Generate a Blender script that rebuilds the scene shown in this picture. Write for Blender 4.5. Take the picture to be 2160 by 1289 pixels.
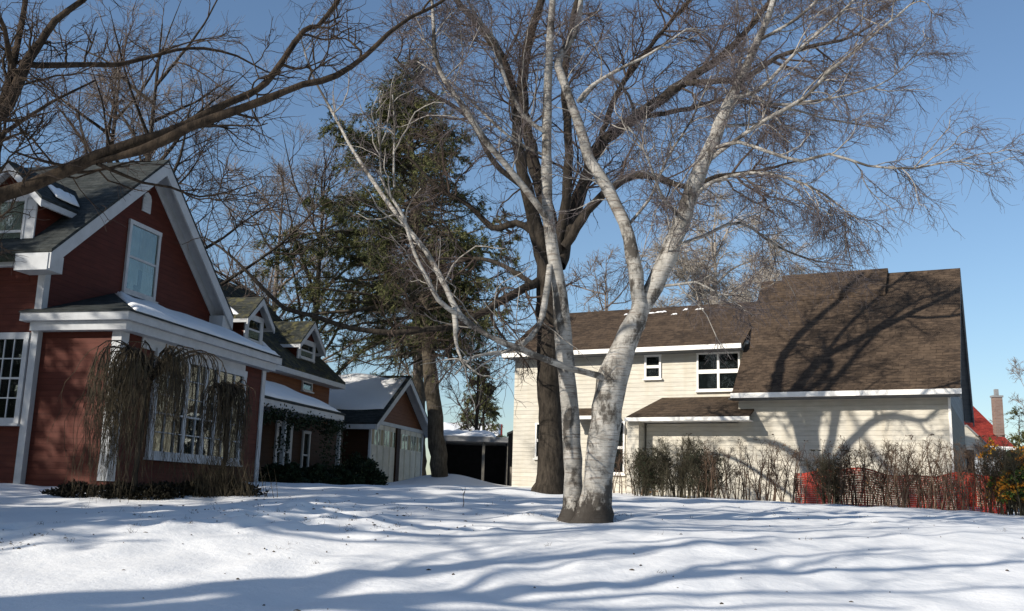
import bpy, math, random
import numpy as np
from mathutils import Vector

# ------------------------------------------------------------------ scene, camera, light
S = bpy.context.scene
for o in list(bpy.data.objects):
    bpy.data.objects.remove(o)
EYE = 1.6
F_PX, PITCH, ROLL = 2100.0, math.radians(11.03), math.radians(1.67)
AL, AR = math.radians(13.7), math.radians(26.7)      # headings of the two houses
SUN_AZ, SUN_EL = math.radians(53), math.radians(26)  # light travels towards SUN_AZ

cp, sp = math.cos(PITCH), math.sin(PITCH)
cr, sr = math.cos(ROLL), math.sin(ROLL)
fw = np.array([0, cp, sp]); up0 = np.array([0, -sp, cp]); rt0 = np.array([1.0, 0, 0])
RT = cr * rt0 + sr * up0
UP = -sr * rt0 + cr * up0
MC = np.array([RT, UP, fw])
CAMP = np.array([0, 0, EYE])

cam_d = bpy.data.cameras.new("camera")
cam = bpy.data.objects.new("camera", cam_d)
S.collection.objects.link(cam)
cam_d.sensor_width = 36.0
cam_d.lens = F_PX / 2160 * 36.0
cam_d.clip_end = 3000
from mathutils import Matrix
m = Matrix(((RT[0], UP[0], -fw[0], 0), (RT[1], UP[1], -fw[1], 0), (RT[2], UP[2], -fw[2], EYE), (0, 0, 0, 1)))
cam.matrix_world = m
S.camera = cam

W = bpy.data.worlds.new("World"); S.world = W; W.use_nodes = True
nt = W.node_tree
bg = nt.nodes["Background"]
sky = nt.nodes.new("ShaderNodeTexSky"); sky.sky_type = 'NISHITA'; sky.sun_disc = False
sky.sun_elevation = SUN_EL; sky.sun_rotation = SUN_AZ + math.pi
sky.altitude = 250; sky.air_density = 1.15; sky.dust_density = .7; sky.ozone_density = 3.6
nt.links.new(sky.outputs[0], bg.inputs[0]); bg.inputs[1].default_value = 0.094

sd = bpy.data.lights.new("sun", 'SUN'); sd.energy = 4.4; sd.angle = math.radians(0.53); sd.color = (1.0, 0.93, 0.82)
sun = bpy.data.objects.new("sun", sd); S.collection.objects.link(sun)
SDIR = np.array([math.sin(SUN_AZ) * math.cos(SUN_EL), math.cos(SUN_AZ) * math.cos(SUN_EL), -math.sin(SUN_EL)])
sun.rotation_euler = Vector(SDIR).to_track_quat('-Z', 'Y').to_euler()
sun.location = (-20, -20, 30)
S.view_settings.view_transform = 'Standard'; S.view_settings.look = 'None'
S.view_settings.exposure = 0.50; S.view_settings.gamma = 1.0

rng = np.random.default_rng(7)
random.seed(7)

# ------------------------------------------------------------------ measuring helpers (photo pixels -> points in the place)
def ray(x, y):
    return np.array([x - 1080.0, 644.5 - y, F_PX]) @ MC
def at(x, y, Y):
    d = ray(x, y)
    return CAMP + d * (Y / d[1])

# ------------------------------------------------------------------ materials
def newmat(name):
    m = bpy.data.materials.new(name); m.use_nodes = True
    nt = m.node_tree; b = nt.nodes["Principled BSDF"]
    return m, nt, b
def N(nt, t, **kw):
    n = nt.nodes.new(t)
    for k, v in kw.items():
        if k in n.inputs.keys() if isinstance(k, str) else False:
            n.inputs[k].default_value = v
        else:
            setattr(n, k, v)
    return n
def coords(nt, scale=(1, 1, 1), obj=True):
    tc = nt.nodes.new("ShaderNodeTexCoord"); mp = nt.nodes.new("ShaderNodeMapping")
    mp.inputs["Scale"].default_value = scale
    nt.links.new(tc.outputs["Object" if obj else "Generated"], mp.inputs[0])
    return mp.outputs[0]
def noise(nt, co, scale, detail=4, rough=.6):
    n = nt.nodes.new("ShaderNodeTexNoise"); n.inputs["Scale"].default_value = scale
    n.inputs["Detail"].default_value = detail; n.inputs["Roughness"].default_value = rough
    nt.links.new(co, n.inputs["Vector"]); return n.outputs["Fac"]
def ramp(nt, fac, stops):
    r = nt.nodes.new("ShaderNodeValToRGB")
    e = r.color_ramp.elements
    while len(e) < len(stops): e.new(0.5)
    for i, (p, c) in enumerate(stops):
        e[i].position = p; e[i].color = (*c, 1) if len(c) == 3 else c
    nt.links.new(fac, r.inputs[0]); return r.outputs[0]
def bump(nt, b, h, strength, dist=.02, prev=None):
    n = nt.nodes.new("ShaderNodeBump"); n.inputs["Strength"].default_value = strength
    n.inputs["Distance"].default_value = dist
    nt.links.new(h, n.inputs["Height"])
    if prev is not None: nt.links.new(prev, n.inputs["Normal"])
    nt.links.new(n.outputs[0], b.inputs["Normal"]); return n.outputs[0]
def mixc(nt, fac, a, b_, mode='MIX'):
    n = nt.nodes.new("ShaderNodeMix"); n.data_type = 'RGBA'; n.blend_type = mode
    for s, v in ((0, fac), (6, a), (7, b_)):
        if isinstance(v, (int, float)): n.inputs[s].default_value = v
        elif isinstance(v, tuple): n.inputs[s].default_value = (*v, 1)
        else: nt.links.new(v, n.inputs[s])
    return n.outputs[2]
def math_(nt, op, a, b_=0.0):
    n = nt.nodes.new("ShaderNodeMath"); n.operation = op
    for i, v in enumerate((a, b_)):
        if isinstance(v, (int, float)): n.inputs[i].default_value = v
        else: nt.links.new(v, n.inputs[i])
    return n.outputs[0]

def mat_plain(name, col, var=.12, rough=.7, scale=6, bumpk=.15):
    m, nt, b = newmat(name); b.inputs["Specular IOR Level"].default_value = .12
    co = coords(nt)
    f = noise(nt, co, scale, 5, .65)
    lo = tuple(c * (1 - var) for c in col); hi = tuple(min(1, c * (1 + var)) for c in col)
    nt.links.new(ramp(nt, f, [(.3, lo), (.7, hi)]), b.inputs["Base Color"])
    b.inputs["Roughness"].default_value = rough
    bump(nt, b, noise(nt, co, scale * 8, 3), bumpk, .01)
    return m
def mat_siding(name, col, board=.125, var=.18, streak=.25, rough=.65, dirt=(.5, .5, .5), linek=.8):
    """lap siding: saw-tooth profile along local z, colour varied per board, weather streaks"""
    m, nt, b = newmat(name); b.inputs["Specular IOR Level"].default_value = .12
    tc = nt.nodes.new("ShaderNodeTexCoord"); sx = nt.nodes.new("ShaderNodeSeparateXYZ")
    nt.links.new(tc.outputs["Object"], sx.inputs[0])
    zz = math_(nt, 'DIVIDE', sx.outputs[2], board)
    fr = math_(nt, 'FRACT', zz)
    row = math_(nt, 'FLOOR', zz)
    wn = nt.nodes.new("ShaderNodeTexWhiteNoise"); wn.noise_dimensions = '1D'
    nt.links.new(row, wn.inputs["W"])
    co = coords(nt, (1, 1, 6))
    n1 = noise(nt, co, 2.2, 5)
    n2 = noise(nt, coords(nt, (1.4, 1.4, .35)), 2.5, 4)
    a = ramp(nt, n1, [(.3, tuple(c * (1 - var) for c in col)), (.7, tuple(c * (1 + var) for c in col))])
    a2 = mixc(nt, math_(nt, 'MULTIPLY', wn.outputs[0], .22), a, tuple(c * .55 for c in col))
    st = ramp(nt, n2, [(.45, (0, 0, 0)), (.75, (1, 1, 1))])
    a3 = mixc(nt, math_(nt, 'MULTIPLY', st, streak), a2, tuple(c * d for c, d in zip(col, dirt)))
    line = ramp(nt, fr, [(0.0, (1, 1, 1)), (.07, (0, 0, 0)), (1.0, (0, 0, 0))])
    a4 = mixc(nt, math_(nt, 'MULTIPLY', line, linek), a3, tuple(c * .25 for c in col))
    nt.links.new(a4, b.inputs["Base Color"])
    b.inputs["Roughness"].default_value = rough
    inv = math_(nt, 'SUBTRACT', 1.0, fr)
    p = bump(nt, b, inv, 1.0, .03)
    bump(nt, b, noise(nt, co, 14, 3), .15, .006, p)
    return m
def mat_roof(name, c1, c2, c3, sx_=1.0, axis=0, moss=None):
    m, nt, b = newmat(name); b.inputs["Specular IOR Level"].default_value = .12
    tc = nt.nodes.new("ShaderNodeTexCoord"); s = nt.nodes.new("ShaderNodeSeparateXYZ"); cb = nt.nodes.new("ShaderNodeCombineXYZ")
    nt.links.new(tc.outputs["Object"], s.inputs[0])
    nt.links.new(s.outputs[axis], cb.inputs[0]); nt.links.new(s.outputs[2], cb.inputs[1])
    br = nt.nodes.new("ShaderNodeTexBrick")
    br.inputs["Scale"].default_value = 1.0
    br.inputs["Brick Width"].default_value = .3; br.inputs["Row Height"].default_value = .095
    br.inputs["Mortar Size"].default_value = .006; br.inputs["Bias"].default_value = 0
    br.inputs["Color1"].default_value = (*c1, 1); br.inputs["Color2"].default_value = (*c2, 1); br.inputs["Mortar"].default_value = (*[c * .35 for c in c1], 1)
    nt.links.new(cb.outputs[0], br.inputs["Vector"])
    n1 = noise(nt, coords(nt, (1, 1, 2)), 1.6, 6, .7)
    a = mixc(nt, ramp(nt, n1, [(.42, (0, 0, 0)), (.6, (.9, .9, .9))]), br.outputs[0], c3)
    n3 = noise(nt, coords(nt, (1, 1, 4)), 5.5, 4, .7)
    a = mixc(nt, ramp(nt, n3, [(.48, (0, 0, 0)), (.66, (.75, .75, .75))]), a, tuple(c * 1.9 for c in c1))
    if moss:
        n2 = noise(nt, coords(nt), 3.5, 5, .7)
        a = mixc(nt, ramp(nt, n2, [(.5, (0, 0, 0)), (.62, (.8, .8, .8))]), a, moss)
    nt.links.new(a, b.inputs["Base Color"]); b.inputs["Roughness"].default_value = .9
    fr = math_(nt, 'FRACT', math_(nt, 'DIVIDE', s.outputs[2], .095))
    p = bump(nt, b, math_(nt, 'SUBTRACT', 1.0, fr), .6, .012)
    bump(nt, b, noise(nt, coords(nt), 30, 3), .5, .01, p)
    return m
def mat_brick(name, c1, c2, mortar):
    m, nt, b = newmat(name); b.inputs["Specular IOR Level"].default_value = .12
    tc = nt.nodes.new("ShaderNodeTexCoord"); s = nt.nodes.new("ShaderNodeSeparateXYZ"); cb = nt.nodes.new("ShaderNodeCombineXYZ")
    nt.links.new(tc.outputs["Object"], s.inputs[0])
    nt.links.new(math_(nt, 'ADD', s.outputs[0], s.outputs[1]), cb.inputs[0]); nt.links.new(s.outputs[2], cb.inputs[1])
    br = nt.nodes.new("ShaderNodeTexBrick"); br.inputs["Scale"].default_value = 1.0
    br.inputs["Brick Width"].default_value = .24; br.inputs["Row Height"].default_value = .08; br.inputs["Mortar Size"].default_value = .008
    br.inputs["Color1"].default_value = (*c1, 1); br.inputs["Color2"].default_value = (*c2, 1); br.inputs["Mortar"].default_value = (*mortar, 1)
    nt.links.new(cb.outputs[0], br.inputs["Vector"]); nt.links.new(br.outputs[0], b.inputs["Base Color"])
    b.inputs["Roughness"].default_value = .9
    return m
def mat_bark(name, dark, light, sc=1.0, streakz=.22, bk=.9):
    m, nt, b = newmat(name); b.inputs["Specular IOR Level"].default_value = .12
    co = coords(nt, (1, 1, streakz))
    n1 = noise(nt, co, 16 * sc, 6, .7)
    n2 = noise(nt, coords(nt), 2.2, 3)
    a = ramp(nt, n1, [(.32, dark), (.62, light)])
    a = mixc(nt, ramp(nt, n2, [(.4, (0, 0, 0)), (.7, (.5, .5, .5))]), a, tuple(c * .55 for c in dark))
    nt.links.new(a, b.inputs["Base Color"]); b.inputs["Roughness"].default_value = .9
    bump(nt, b, n1, bk, .03)
    return m
def mat_birch(name):
    m, nt, b = newmat(name); b.inputs["Specular IOR Level"].default_value = .12
    co = coords(nt)
    band = noise(nt, coords(nt, (2.2, 2.2, 26)), 1.6, 4, .6)       # peeling rings and lenticels
    fine = noise(nt, coords(nt, (5, 5, 60)), 1.8, 3, .6)
    blot = noise(nt, coords(nt, (1, 1, .6)), 2.6, 6, .72)
    base = ramp(nt, noise(nt, co, 5, 4), [(.3, (.20, .19, .17)), (.7, (.42, .40, .365))])
    a = mixc(nt, ramp(nt, band, [(.52, (0, 0, 0)), (.64, (.75, .75, .75))]), base, (.13, .10, .08))
    a = mixc(nt, ramp(nt, fine, [(.6, (0, 0, 0)), (.7, (.7, .7, .7))]), a, (.07, .055, .045))
    a = mixc(nt, ramp(nt, blot, [(.49, (0, 0, 0)), (.57, (.92, .92, .92))]), a, (.05, .043, .036))
    tcz = nt.nodes.new("ShaderNodeTexCoord"); sz = nt.nodes.new("ShaderNodeSeparateXYZ"); nt.links.new(tcz.outputs["Object"], sz.inputs[0])
    zn = math_(nt, 'ADD', sz.outputs[2], math_(nt, 'MULTIPLY', math_(nt, 'ADD', noise(nt, coords(nt, (1, 1, .45)), 9, 6, .75), -.28), -1.1))
    a = mixc(nt, ramp(nt, zn, [(.0, (.95, .95, .95)), (.08, (0, 0, 0))]), a, (.034, .029, .025))
    nt.links.new(a, b.inputs["Base Color"]); b.inputs["Roughness"].default_value = .75
    p = bump(nt, b, band, .6, .02)
    bump(nt, b, blot, .5, .03, p)
    return m
def mat_snow(name, fleck=False):
    m, nt, b = newmat(name); b.inputs["Specular IOR Level"].default_value = .12
    co = coords(nt)
    n1 = noise(nt, co, .6, 4); n2 = noise(nt, co, 7, 6, .65); n3 = noise(nt, co, 60, 3)
    a = ramp(nt, n1, [(.3, (.74, .745, .75)), (.7, (.82, .82, .815))])
    if fleck:
        n4 = noise(nt, coords(nt, (1, 1, 1)), 22, 5, .75)
        a = mixc(nt, ramp(nt, n4, [(.69, (0, 0, 0)), (.74, (.55, .55, .55))]), a, (.25, .2, .15))
    nt.links.new(a, b.inputs["Base Color"])
    b.inputs["Roughness"].default_value = .75
    b.inputs["Specular IOR Level"].default_value = .25
    p = bump(nt, b, n2, .36, .05)
    bump(nt, b, n3, .3, .007, p)
    return m
def mat_glass(name):
    m, nt, b = newmat(name); b.inputs["Specular IOR Level"].default_value = .12
    nt.nodes.remove(b); out = nt.nodes["Material Output"]
    tr = nt.nodes.new("ShaderNodeBsdfTransparent"); tr.inputs[0].default_value = (.75, .8, .8, 1)
    gl = nt.nodes.new("ShaderNodeBsdfGlossy"); gl.inputs["Roughness"].default_value = .03
    bn = nt.nodes.new("ShaderNodeBump"); bn.inputs["Strength"].default_value = .12; bn.inputs["Distance"].default_value = .02
    nt.links.new(noise(nt, coords(nt), 2.5, 2), bn.inputs["Height"]); nt.links.new(bn.outputs[0], gl.inputs["Normal"])
    lw = nt.nodes.new("ShaderNodeFresnel"); lw.inputs[0].default_value = 1.6
    mx = nt.nodes.new("ShaderNodeMixShader")
    nt.links.new(math_(nt, 'ADD', math_(nt, 'MULTIPLY', lw.outputs[0], .38), .0), mx.inputs[0])
    nt.links.new(tr.outputs[0], mx.inputs[1]); nt.links.new(gl.outputs[0], mx.inputs[2]); nt.links.new(mx.outputs[0], out.inputs[0])
    return m
def mat_leaf(name, stops, rough=.6, sc=1.3):
    m, nt, b = newmat(name); b.inputs["Specular IOR Level"].default_value = .12
    n1 = noise(nt, coords(nt), sc, 4, .7)
    nt.links.new(ramp(nt, n1, stops), b.inputs["Base Color"]); b.inputs["Roughness"].default_value = rough
    return m

M = dict(
    red=mat_siding("red_siding", (.088, .024, .0155), .11, dirt=(.55, .8, .8)),
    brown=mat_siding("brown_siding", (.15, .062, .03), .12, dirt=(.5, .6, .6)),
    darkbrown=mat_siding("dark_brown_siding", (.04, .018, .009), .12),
    cream=mat_siding("cream_siding", (.52, .488, .418), .13, var=.14, streak=.5, dirt=(.80, .75, .66), linek=.45),
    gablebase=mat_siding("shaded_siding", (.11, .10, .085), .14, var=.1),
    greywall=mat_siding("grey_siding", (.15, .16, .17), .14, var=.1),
    white=mat_plain("white_paint", (.43, .44, .45), .12, .55, 3),
    whitebright=mat_plain("white_gutter", (.78, .76, .72), .07, .45, 3),
    offwhite=mat_plain("worn_white_door", (.56, .52, .43), .16, .6, 2.2),
    roofdark=mat_roof("dark_shingles", (.030, .034, .034), (.052, .055, .052), (.02, .023, .022), axis=0),
    roofmoss=mat_roof("mossy_shingles", (.034, .036, .032), (.055, .055, .045), (.022, .025, .022), axis=1, moss=(.11, .10, .045)),
    roofdarkv=mat_roof("dark_shingles_side", (.030, .034, .034), (.05, .053, .05), (.02, .023, .022), axis=1),
    roofbrown=mat_roof("brown_shingles", (.060, .042, .029), (.095, .067, .046), (.034, .025, .019), axis=0),
    roofred=mat_roof("red_roof", (.20, .028, .02), (.26, .04, .028), (.15, .022, .018), axis=0),
    glass=mat_glass("window_glass"),
    room=mat_plain("dark_room", (.018, .019, .02), .5, .9, 2),
    curtain=mat_plain("curtain_cloth", (.46, .44, .37), .2, .9, 3),
    blind=mat_plain("tan_curtain_cloth", (.34, .28, .18), .3, .9, 3),
    oak=mat_bark("dark_bark", (.013, .011, .009), (.06, .049, .038)),
    oaktwig=mat_bark("dark_twigs", (.04, .029, .024), (.095, .07, .056), bk=.2),
    maple=mat_bark("furrowed_bark", (.013, .010, .008), (.062, .045, .031)),
    farbark=mat_bark("grey_bark", (.13, .105, .09), (.26, .22, .19), bk=.2),
    palebark=mat_bark("pale_willow_bark", (.30, .26, .22), (.46, .41, .35), bk=.2),
    birch=mat_birch("birch_bark"),
    birchtwig=mat_bark("birch_twigs", (.065, .053, .054), (.165, .14, .138), bk=.2),
    birchlimb=mat_bark("pale_birch_branches", (.12, .105, .09), (.40, .37, .33), bk=.3),
    spruce=mat_leaf("spruce_needles", [(.3, (.03, .038, .018)), (.55, (.10, .105, .04)), (.75, (.21, .185, .085))]),
    sprucebark=mat_bark("spruce_bark", (.035, .029, .022), (.12, .10, .075)),
    darkcover=mat_leaf("dark_groundcover", [(.3, (.008, .008, .006)), (.7, (.03, .026, .017))]),
    evergreen=mat_leaf("evergreen_leaves", [(.3, (.008, .014, .008)), (.7, (.03, .045, .02))]),
    weep=mat_leaf("weeping_strands", [(.35, (.028, .022, .016)), (.7, (.12, .098, .062))], .8, 6),
    hedge=mat_leaf("hedge_twigs", [(.35, (.045, .030, .023)), (.7, (.17, .115, .08))], .8, 5),
    bush=mat_leaf("dark_bush_twigs", [(.35, (.025, .022, .016)), (.7, (.09, .08, .055))], .8, 5),
    leafy=mat_leaf("dry_leaves", [(.35, (.16, .07, .03)), (.7, (.32, .17, .07))], .8, 5),
    orangeleaf=mat_leaf("orange_yellow_leaves", [(.42, (.05, .09, .02)), (.5, (.42, .15, .015)), (.64, (.55, .34, .03))], .6, 1.6),
    net=mat_plain("red_orange_mesh", (.42, .05, .03), .2, .6, 5),
    snow=mat_snow("snow", False), roofsnow=mat_snow("roof_snow"),
    lawn=mat_snow("lawn_snow", True),
    redbrick=mat_brick("chimney_brick", (.16, .10, .08), (.23, .155, .125), (.2, .18, .16)),
    metal=mat_plain("grey_metal", (.22, .22, .22), .1, .4, 4),
    greyfence=mat_plain("grey_boards", (.17, .155, .13), .25, .85, 5),
    black=mat_plain("dark_paint", (.02, .02, .022), .3, .6, 4),
    soil=mat_plain("dark_debris", (.06, .045, .03), .4, .95, 9),
)

# ------------------------------------------------------------------ object helpers
def tag(o, label=None, cat=None, group=None, kind=None):
    if label: o["label"] = label
    if cat: o["category"] = cat
    if group: o["group"] = group
    if kind: o["kind"] = kind
    return o
def thing(name, label, cat, loc=(0, 0, 0), rz=0, group=None):
    o = bpy.data.objects.new(name, None); S.collection.objects.link(o)
    o.location = loc; o.rotation_euler = (0, 0, rz); o.empty_display_size = .3
    return tag(o, label, cat, group)
def mesh_obj(name, V, F, mat, parent=None, smooth=False, offset=(0, 0, 0)):
    """V (n,3) array; F list/array of faces; offset subtracted (world -> local for unrotated parents)"""
    me = bpy.data.meshes.new(name)
    V = np.asarray(V, dtype=np.float64) - np.asarray(offset)
    if isinstance(F, np.ndarray):
        k = F.shape[1]; nf = len(F)
        me.vertices.add(len(V)); me.vertices.foreach_set("co", V.astype(np.float32).ravel())
        me.loops.add(nf * k); me.loops.foreach_set("vertex_index", F.astype(np.int32).ravel())
        me.polygons.add(nf); me.polygons.foreach_set("loop_start", np.arange(0, nf * k, k, dtype=np.int32))
        if smooth: me.polygons.foreach_set("use_smooth", np.ones(nf, dtype=bool))
        me.update(calc_edges=True); me.validate()
    else:
        me.from_pydata([tuple(v) for v in V], [], F)
        if smooth: me.shade_smooth()
        me.update()
    me.materials.append(mat)
    o = bpy.data.objects.new(name, me); S.collection.objects.link(o)
    if parent: o.parent = parent
    return o

class MB:
    """collects plain solids in a house's own axes: u along the front, v backwards, z up"""
    def __init__(s): s.V = []; s.F = []
    def add(s, vs, fs):
        n = len(s.V); s.V += [tuple(v) for v in vs]; s.F += [tuple(i + n for i in f) for f in fs]; return s
    def box(s, u0, u1, v0, v1, z0, z1):
        u0, u1 = sorted((u0, u1)); v0, v1 = sorted((v0, v1)); z0, z1 = sorted((z0, z1))
        vs = [(u0, v0, z0), (u1, v0, z0), (u1, v1, z0), (u0, v1, z0), (u0, v0, z1), (u1, v0, z1), (u1, v1, z1), (u0, v1, z1)]
        return s.add(vs, [(0, 3, 2, 1), (4, 5, 6, 7), (0, 1, 5, 4), (1, 2, 6, 5), (2, 3, 7, 6), (3, 0, 4, 7)])
    def prism(s, pts, axis, a, b):
        """polygon pts in the plane across axis, pushed from a to b along it"""
        def P(p, w): return (w, p[0], p[1]) if axis == 0 else ((p[0], w, p[1]) if axis == 1 else (p[0], p[1], w))
        n = len(pts)
        vs = [P(p, a) for p in pts] + [P(p, b) for p in pts]
        fs = [tuple(range(n))[::-1], tuple(range(n, 2 * n))] + [(i, (i + 1) % n, n + (i + 1) % n, n + i) for i in range(n)]
        return s.add(vs, fs)
    def slab(s, q, t):
        """quad or triangle q (3-D points, outer face) thickened by t straight down"""
        n = len(q)
        vs = [tuple(p) for p in q] + [(p[0], p[1], p[2] - t) for p in q]
        fs = [tuple(range(n)), tuple(range(n, 2 * n))[::-1]] + [(i, n + i, n + (i + 1) % n, (i + 1) % n) for i in range(n)]
        return s.add(vs, fs)
    def build(s, name, mat, parent, z0=0.0, bevel=0, label=None):
        me = bpy.data.meshes.new(name)
        me.from_pydata([(v[0], v[1], v[2] - z0) for v in s.V], [], s.F); 
        import bmesh
        bm = bmesh.new(); bm.from_mesh(me); bmesh.ops.recalc_face_normals(bm, faces=bm.faces); bm.to_mesh(me); bm.free()
        me.materials.append(mat); me.update()
        o = bpy.data.objects.new(name, me); S.collection.objects.link(o); o.parent = parent
        if bevel:
            b = o.modifiers.new("bevel", 'BEVEL'); b.width = bevel; b.segments = 2; b.limit_method = 'ANGLE'
        if label: o["label"] = label
        return o

def tubes(P, R, sides):
    """P (n,k,3) polylines, R (n,k) radii -> verts, quads"""
    n, k, _ = P.shape
    T = np.zeros_like(P); T[:, 1:-1] = P[:, 2:] - P[:, :-2]; T[:, 0] = P[:, 1] - P[:, 0]; T[:, -1] = P[:, -1] - P[:, -2]
    T /= np.linalg.norm(T, axis=2, keepdims=True) + 1e-9
    ref = np.zeros((n, 1, 3)); main = P[:, -1] - P[:, 0]
    ax = np.argmin(np.abs(main), axis=1); ref[np.arange(n), 0, ax] = 1
    A = np.cross(T, np.broadcast_to(ref, T.shape)); A /= np.linalg.norm(A, axis=2, keepdims=True) + 1e-9
    B = np.cross(T, A)
    ang = np.arange(sides) * 2 * np.pi / sides
    V = P[:, :, None, :] + R[:, :, None, None] * (np.cos(ang)[None, None, :, None] * A[:, :, None, :] + np.sin(ang)[None, None, :, None] * B[:, :, None, :])
    idx = np.arange(n * k * sides).reshape(n, k, sides)
    a = idx[:, :-1, :]; b = idx[:, 1:, :]
    F = np.stack([a, np.roll(a, -1, 2), np.roll(b, -1, 2), b], axis=-1).reshape(-1, 4)
    return V.reshape(-1, 3), F
def cat_meshes(parts):
    Vs, Fs, n = [], [], 0
    for V, F in parts:
        Vs.append(V); Fs.append(F + n); n += len(V)
    return np.concatenate(Vs), np.concatenate(Fs)
def norm(a): return a / (np.linalg.norm(a, axis=-1, keepdims=True) + 1e-9)
def smooth_line(P, R, step=.25, wob=.03):
    """Catmull-Rom through points, with small irregularities like a real limb"""
    P = np.array(P, float); R = np.array(R, float)
    Q = [2 * P[0] - P[1]] + list(P) + [2 * P[-1] - P[-2]]
    out, rr = [], []
    for i in range(len(P) - 1):
        p0, p1, p2, p3 = Q[i], Q[i + 1], Q[i + 2], Q[i + 3]
        m_ = max(2, int(np.linalg.norm(p2 - p1) / step))
        for j in range(m_):
            t = j / m_
            out.append(.5 * ((2 * p1) + (-p0 + p2) * t + (2 * p0 - 5 * p1 + 4 * p2 - p3) * t * t + (-p0 + 3 * p1 - 3 * p2 + p3) * t ** 3))
            rr.append(R[i] * (1 - t) + R[i + 1] * t)
    out.append(P[-1]); rr.append(R[-1])
    out = np.array(out); rr = np.array(rr)
    w = rng.normal(0, 1, out.shape) * (rr[:, None] * wob * 4)
    w[0] = 0; out = out + w
    rr = rr * (1 + rng.normal(0, .045, len(rr)))
    return out, rr
def spawn(P, R, per, length, ang=(35, 65), t0=.2, up=.0, taper=True, minr=.0):
    """children on polylines P (n,k,3): returns start points, directions, lengths, radii"""
    n, k, _ = P.shape
    if np.isscalar(per): cnt = rng.poisson(per, n)
    else: cnt = per
    idx = np.repeat(np.arange(n), cnt)
    t = t0 + (1 - t0) * rng.random(len(idx)) ** .85
    f = t * (k - 1); i = np.minimum(f.astype(int), k - 2); fr = (f - i)[:, None]
    st = P[idx, i] * (1 - fr) + P[idx, i + 1] * fr
    tg = norm(P[idx, i + 1] - P[idx, i])
    r = (R[idx, i] * (1 - fr[:, 0]) + R[idx, i + 1] * fr[:, 0])
    rnd = rng.normal(size=tg.shape); perp = norm(rnd - (rnd * tg).sum(1, keepdims=True) * tg)
    a = np.radians(rng.uniform(*ang, len(idx)))[:, None]
    d = norm(tg * np.cos(a) + perp * np.sin(a) + np.array([0, 0, up]))
    L = length * rng.uniform(.5, 1.2, len(idx)) * ((1.15 - .75 * t) if taper else 1)
    return st, d, L, r
def grow(st, d, L, r0, r1, seg, wander=.18, trop=0.0):
    n = len(st); P = np.zeros((n, seg + 1, 3)); P[:, 0] = st; d = d.copy()
    for s in range(seg):
        d = norm(d + rng.normal(0, wander, d.shape) + np.array([0, 0, trop]))
        P[:, s + 1] = P[:, s] + d * (L / seg)[:, None]
    t = np.linspace(0, 1, seg + 1)[None, :]
    R = r0[:, None] * (1 - t) + r1 * t
    return P, R
def limbs_array(lines, k=24):
    """resample ragged limb lines to (n,k,3)"""
    Ps, Rs = [], []
    for P, R in lines:
        t = np.linspace(0, len(P) - 1, k); i = np.minimum(t.astype(int), len(P) - 2); f = (t - i)[:, None]
        Ps.append(P[i] * (1 - f) + P[i + 1] * f); Rs.append(R[i] * (1 - f[:, 0]) + R[i + 1] * f[:, 0])
    return np.array(Ps), np.array(Rs)
def twigs(lines, levels, t0=.15, seg0=None):
    """levels: list of dict(per, len, r, r1, seg, wander, trop, sides, ang, up); per for level 0 is per metre of limb"""
    P, R = limbs_array(lines)
    Ls = np.linalg.norm(np.diff(P, axis=1), axis=2).sum(1)
    res = []
    for li, lv in enumerate(levels):
        per = rng.poisson(lv['per'] * Ls) if li == 0 else lv['per']
        st, d, L, r = spawn(P, R, per, lv['len'], lv.get('ang', (30, 65)), t0 if li == 0 else .12, lv.get('up', 0))
        r0 = np.minimum(r * .75, lv['r'] * rng.uniform(.6, 1.25, len(r)))
        P, R = grow(st, d, L, r0, lv['r1'], lv.get('seg', 4), lv.get('wander', .18), lv.get('trop', 0))
        res.append(tubes(P, R, lv.get('sides', 3)))
    return res, (P, R)

def crown_mesh(res, nb, m1, m2, T, off):
    V, F = cat_meshes(res); n1 = sum(len(f) for _, f in res[:nb])
    o = mesh_obj('crown', V, F, m1, T, True, off)
    o.data.materials.append(m2)
    mi = np.zeros(len(o.data.polygons), dtype=np.int32); mi[n1:] = 1
    o.data.polygons.foreach_set('material_index', mi)
    return o
def add_crown(T, base, lines, levels, mats, fine=1, t0=.15):
    lines = [smooth_line(P, R, .25, .03) for P, R in lines]
    res, _ = twigs(lines, levels, t0)
    crown_mesh(res, len(levels) - fine, mats[0], mats[1], T, base)
def make_tree(name, label, cat, base, trunk, limbs, mats, levels, group=None, t0=.15, crown_from=None, fine_levels=1, trunk_name='trunk'):
    """trunk/limbs: lists of (points, radii). crown = branches and twigs of the given levels"""
    T = thing(name, label, cat, tuple(base), 0, group)
    off = np.array(base)
    lines = []
    for (P, R) in trunk:
        p, r = smooth_line(P, R, .2, .008); lines.append((p, r))
        V, F = tubes(p[None], r[None], 14); mesh_obj(trunk_name, V, F, mats[0], T, True, off)
    ll = []
    for (P, R) in limbs:
        p, r = smooth_line(P, R, .22, .025); ll.append((p, r))
        V, F = tubes(p[None], r[None], 9); mesh_obj('limb', V, F, mats[1], T, True, off)
    src = ll + (lines if crown_from == 'all' else [])
    if levels:
        res, _ = twigs(src, levels, t0)
        crown_mesh(res, len(levels) - fine_levels, mats[2], mats[3], T, off)
    return T

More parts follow.
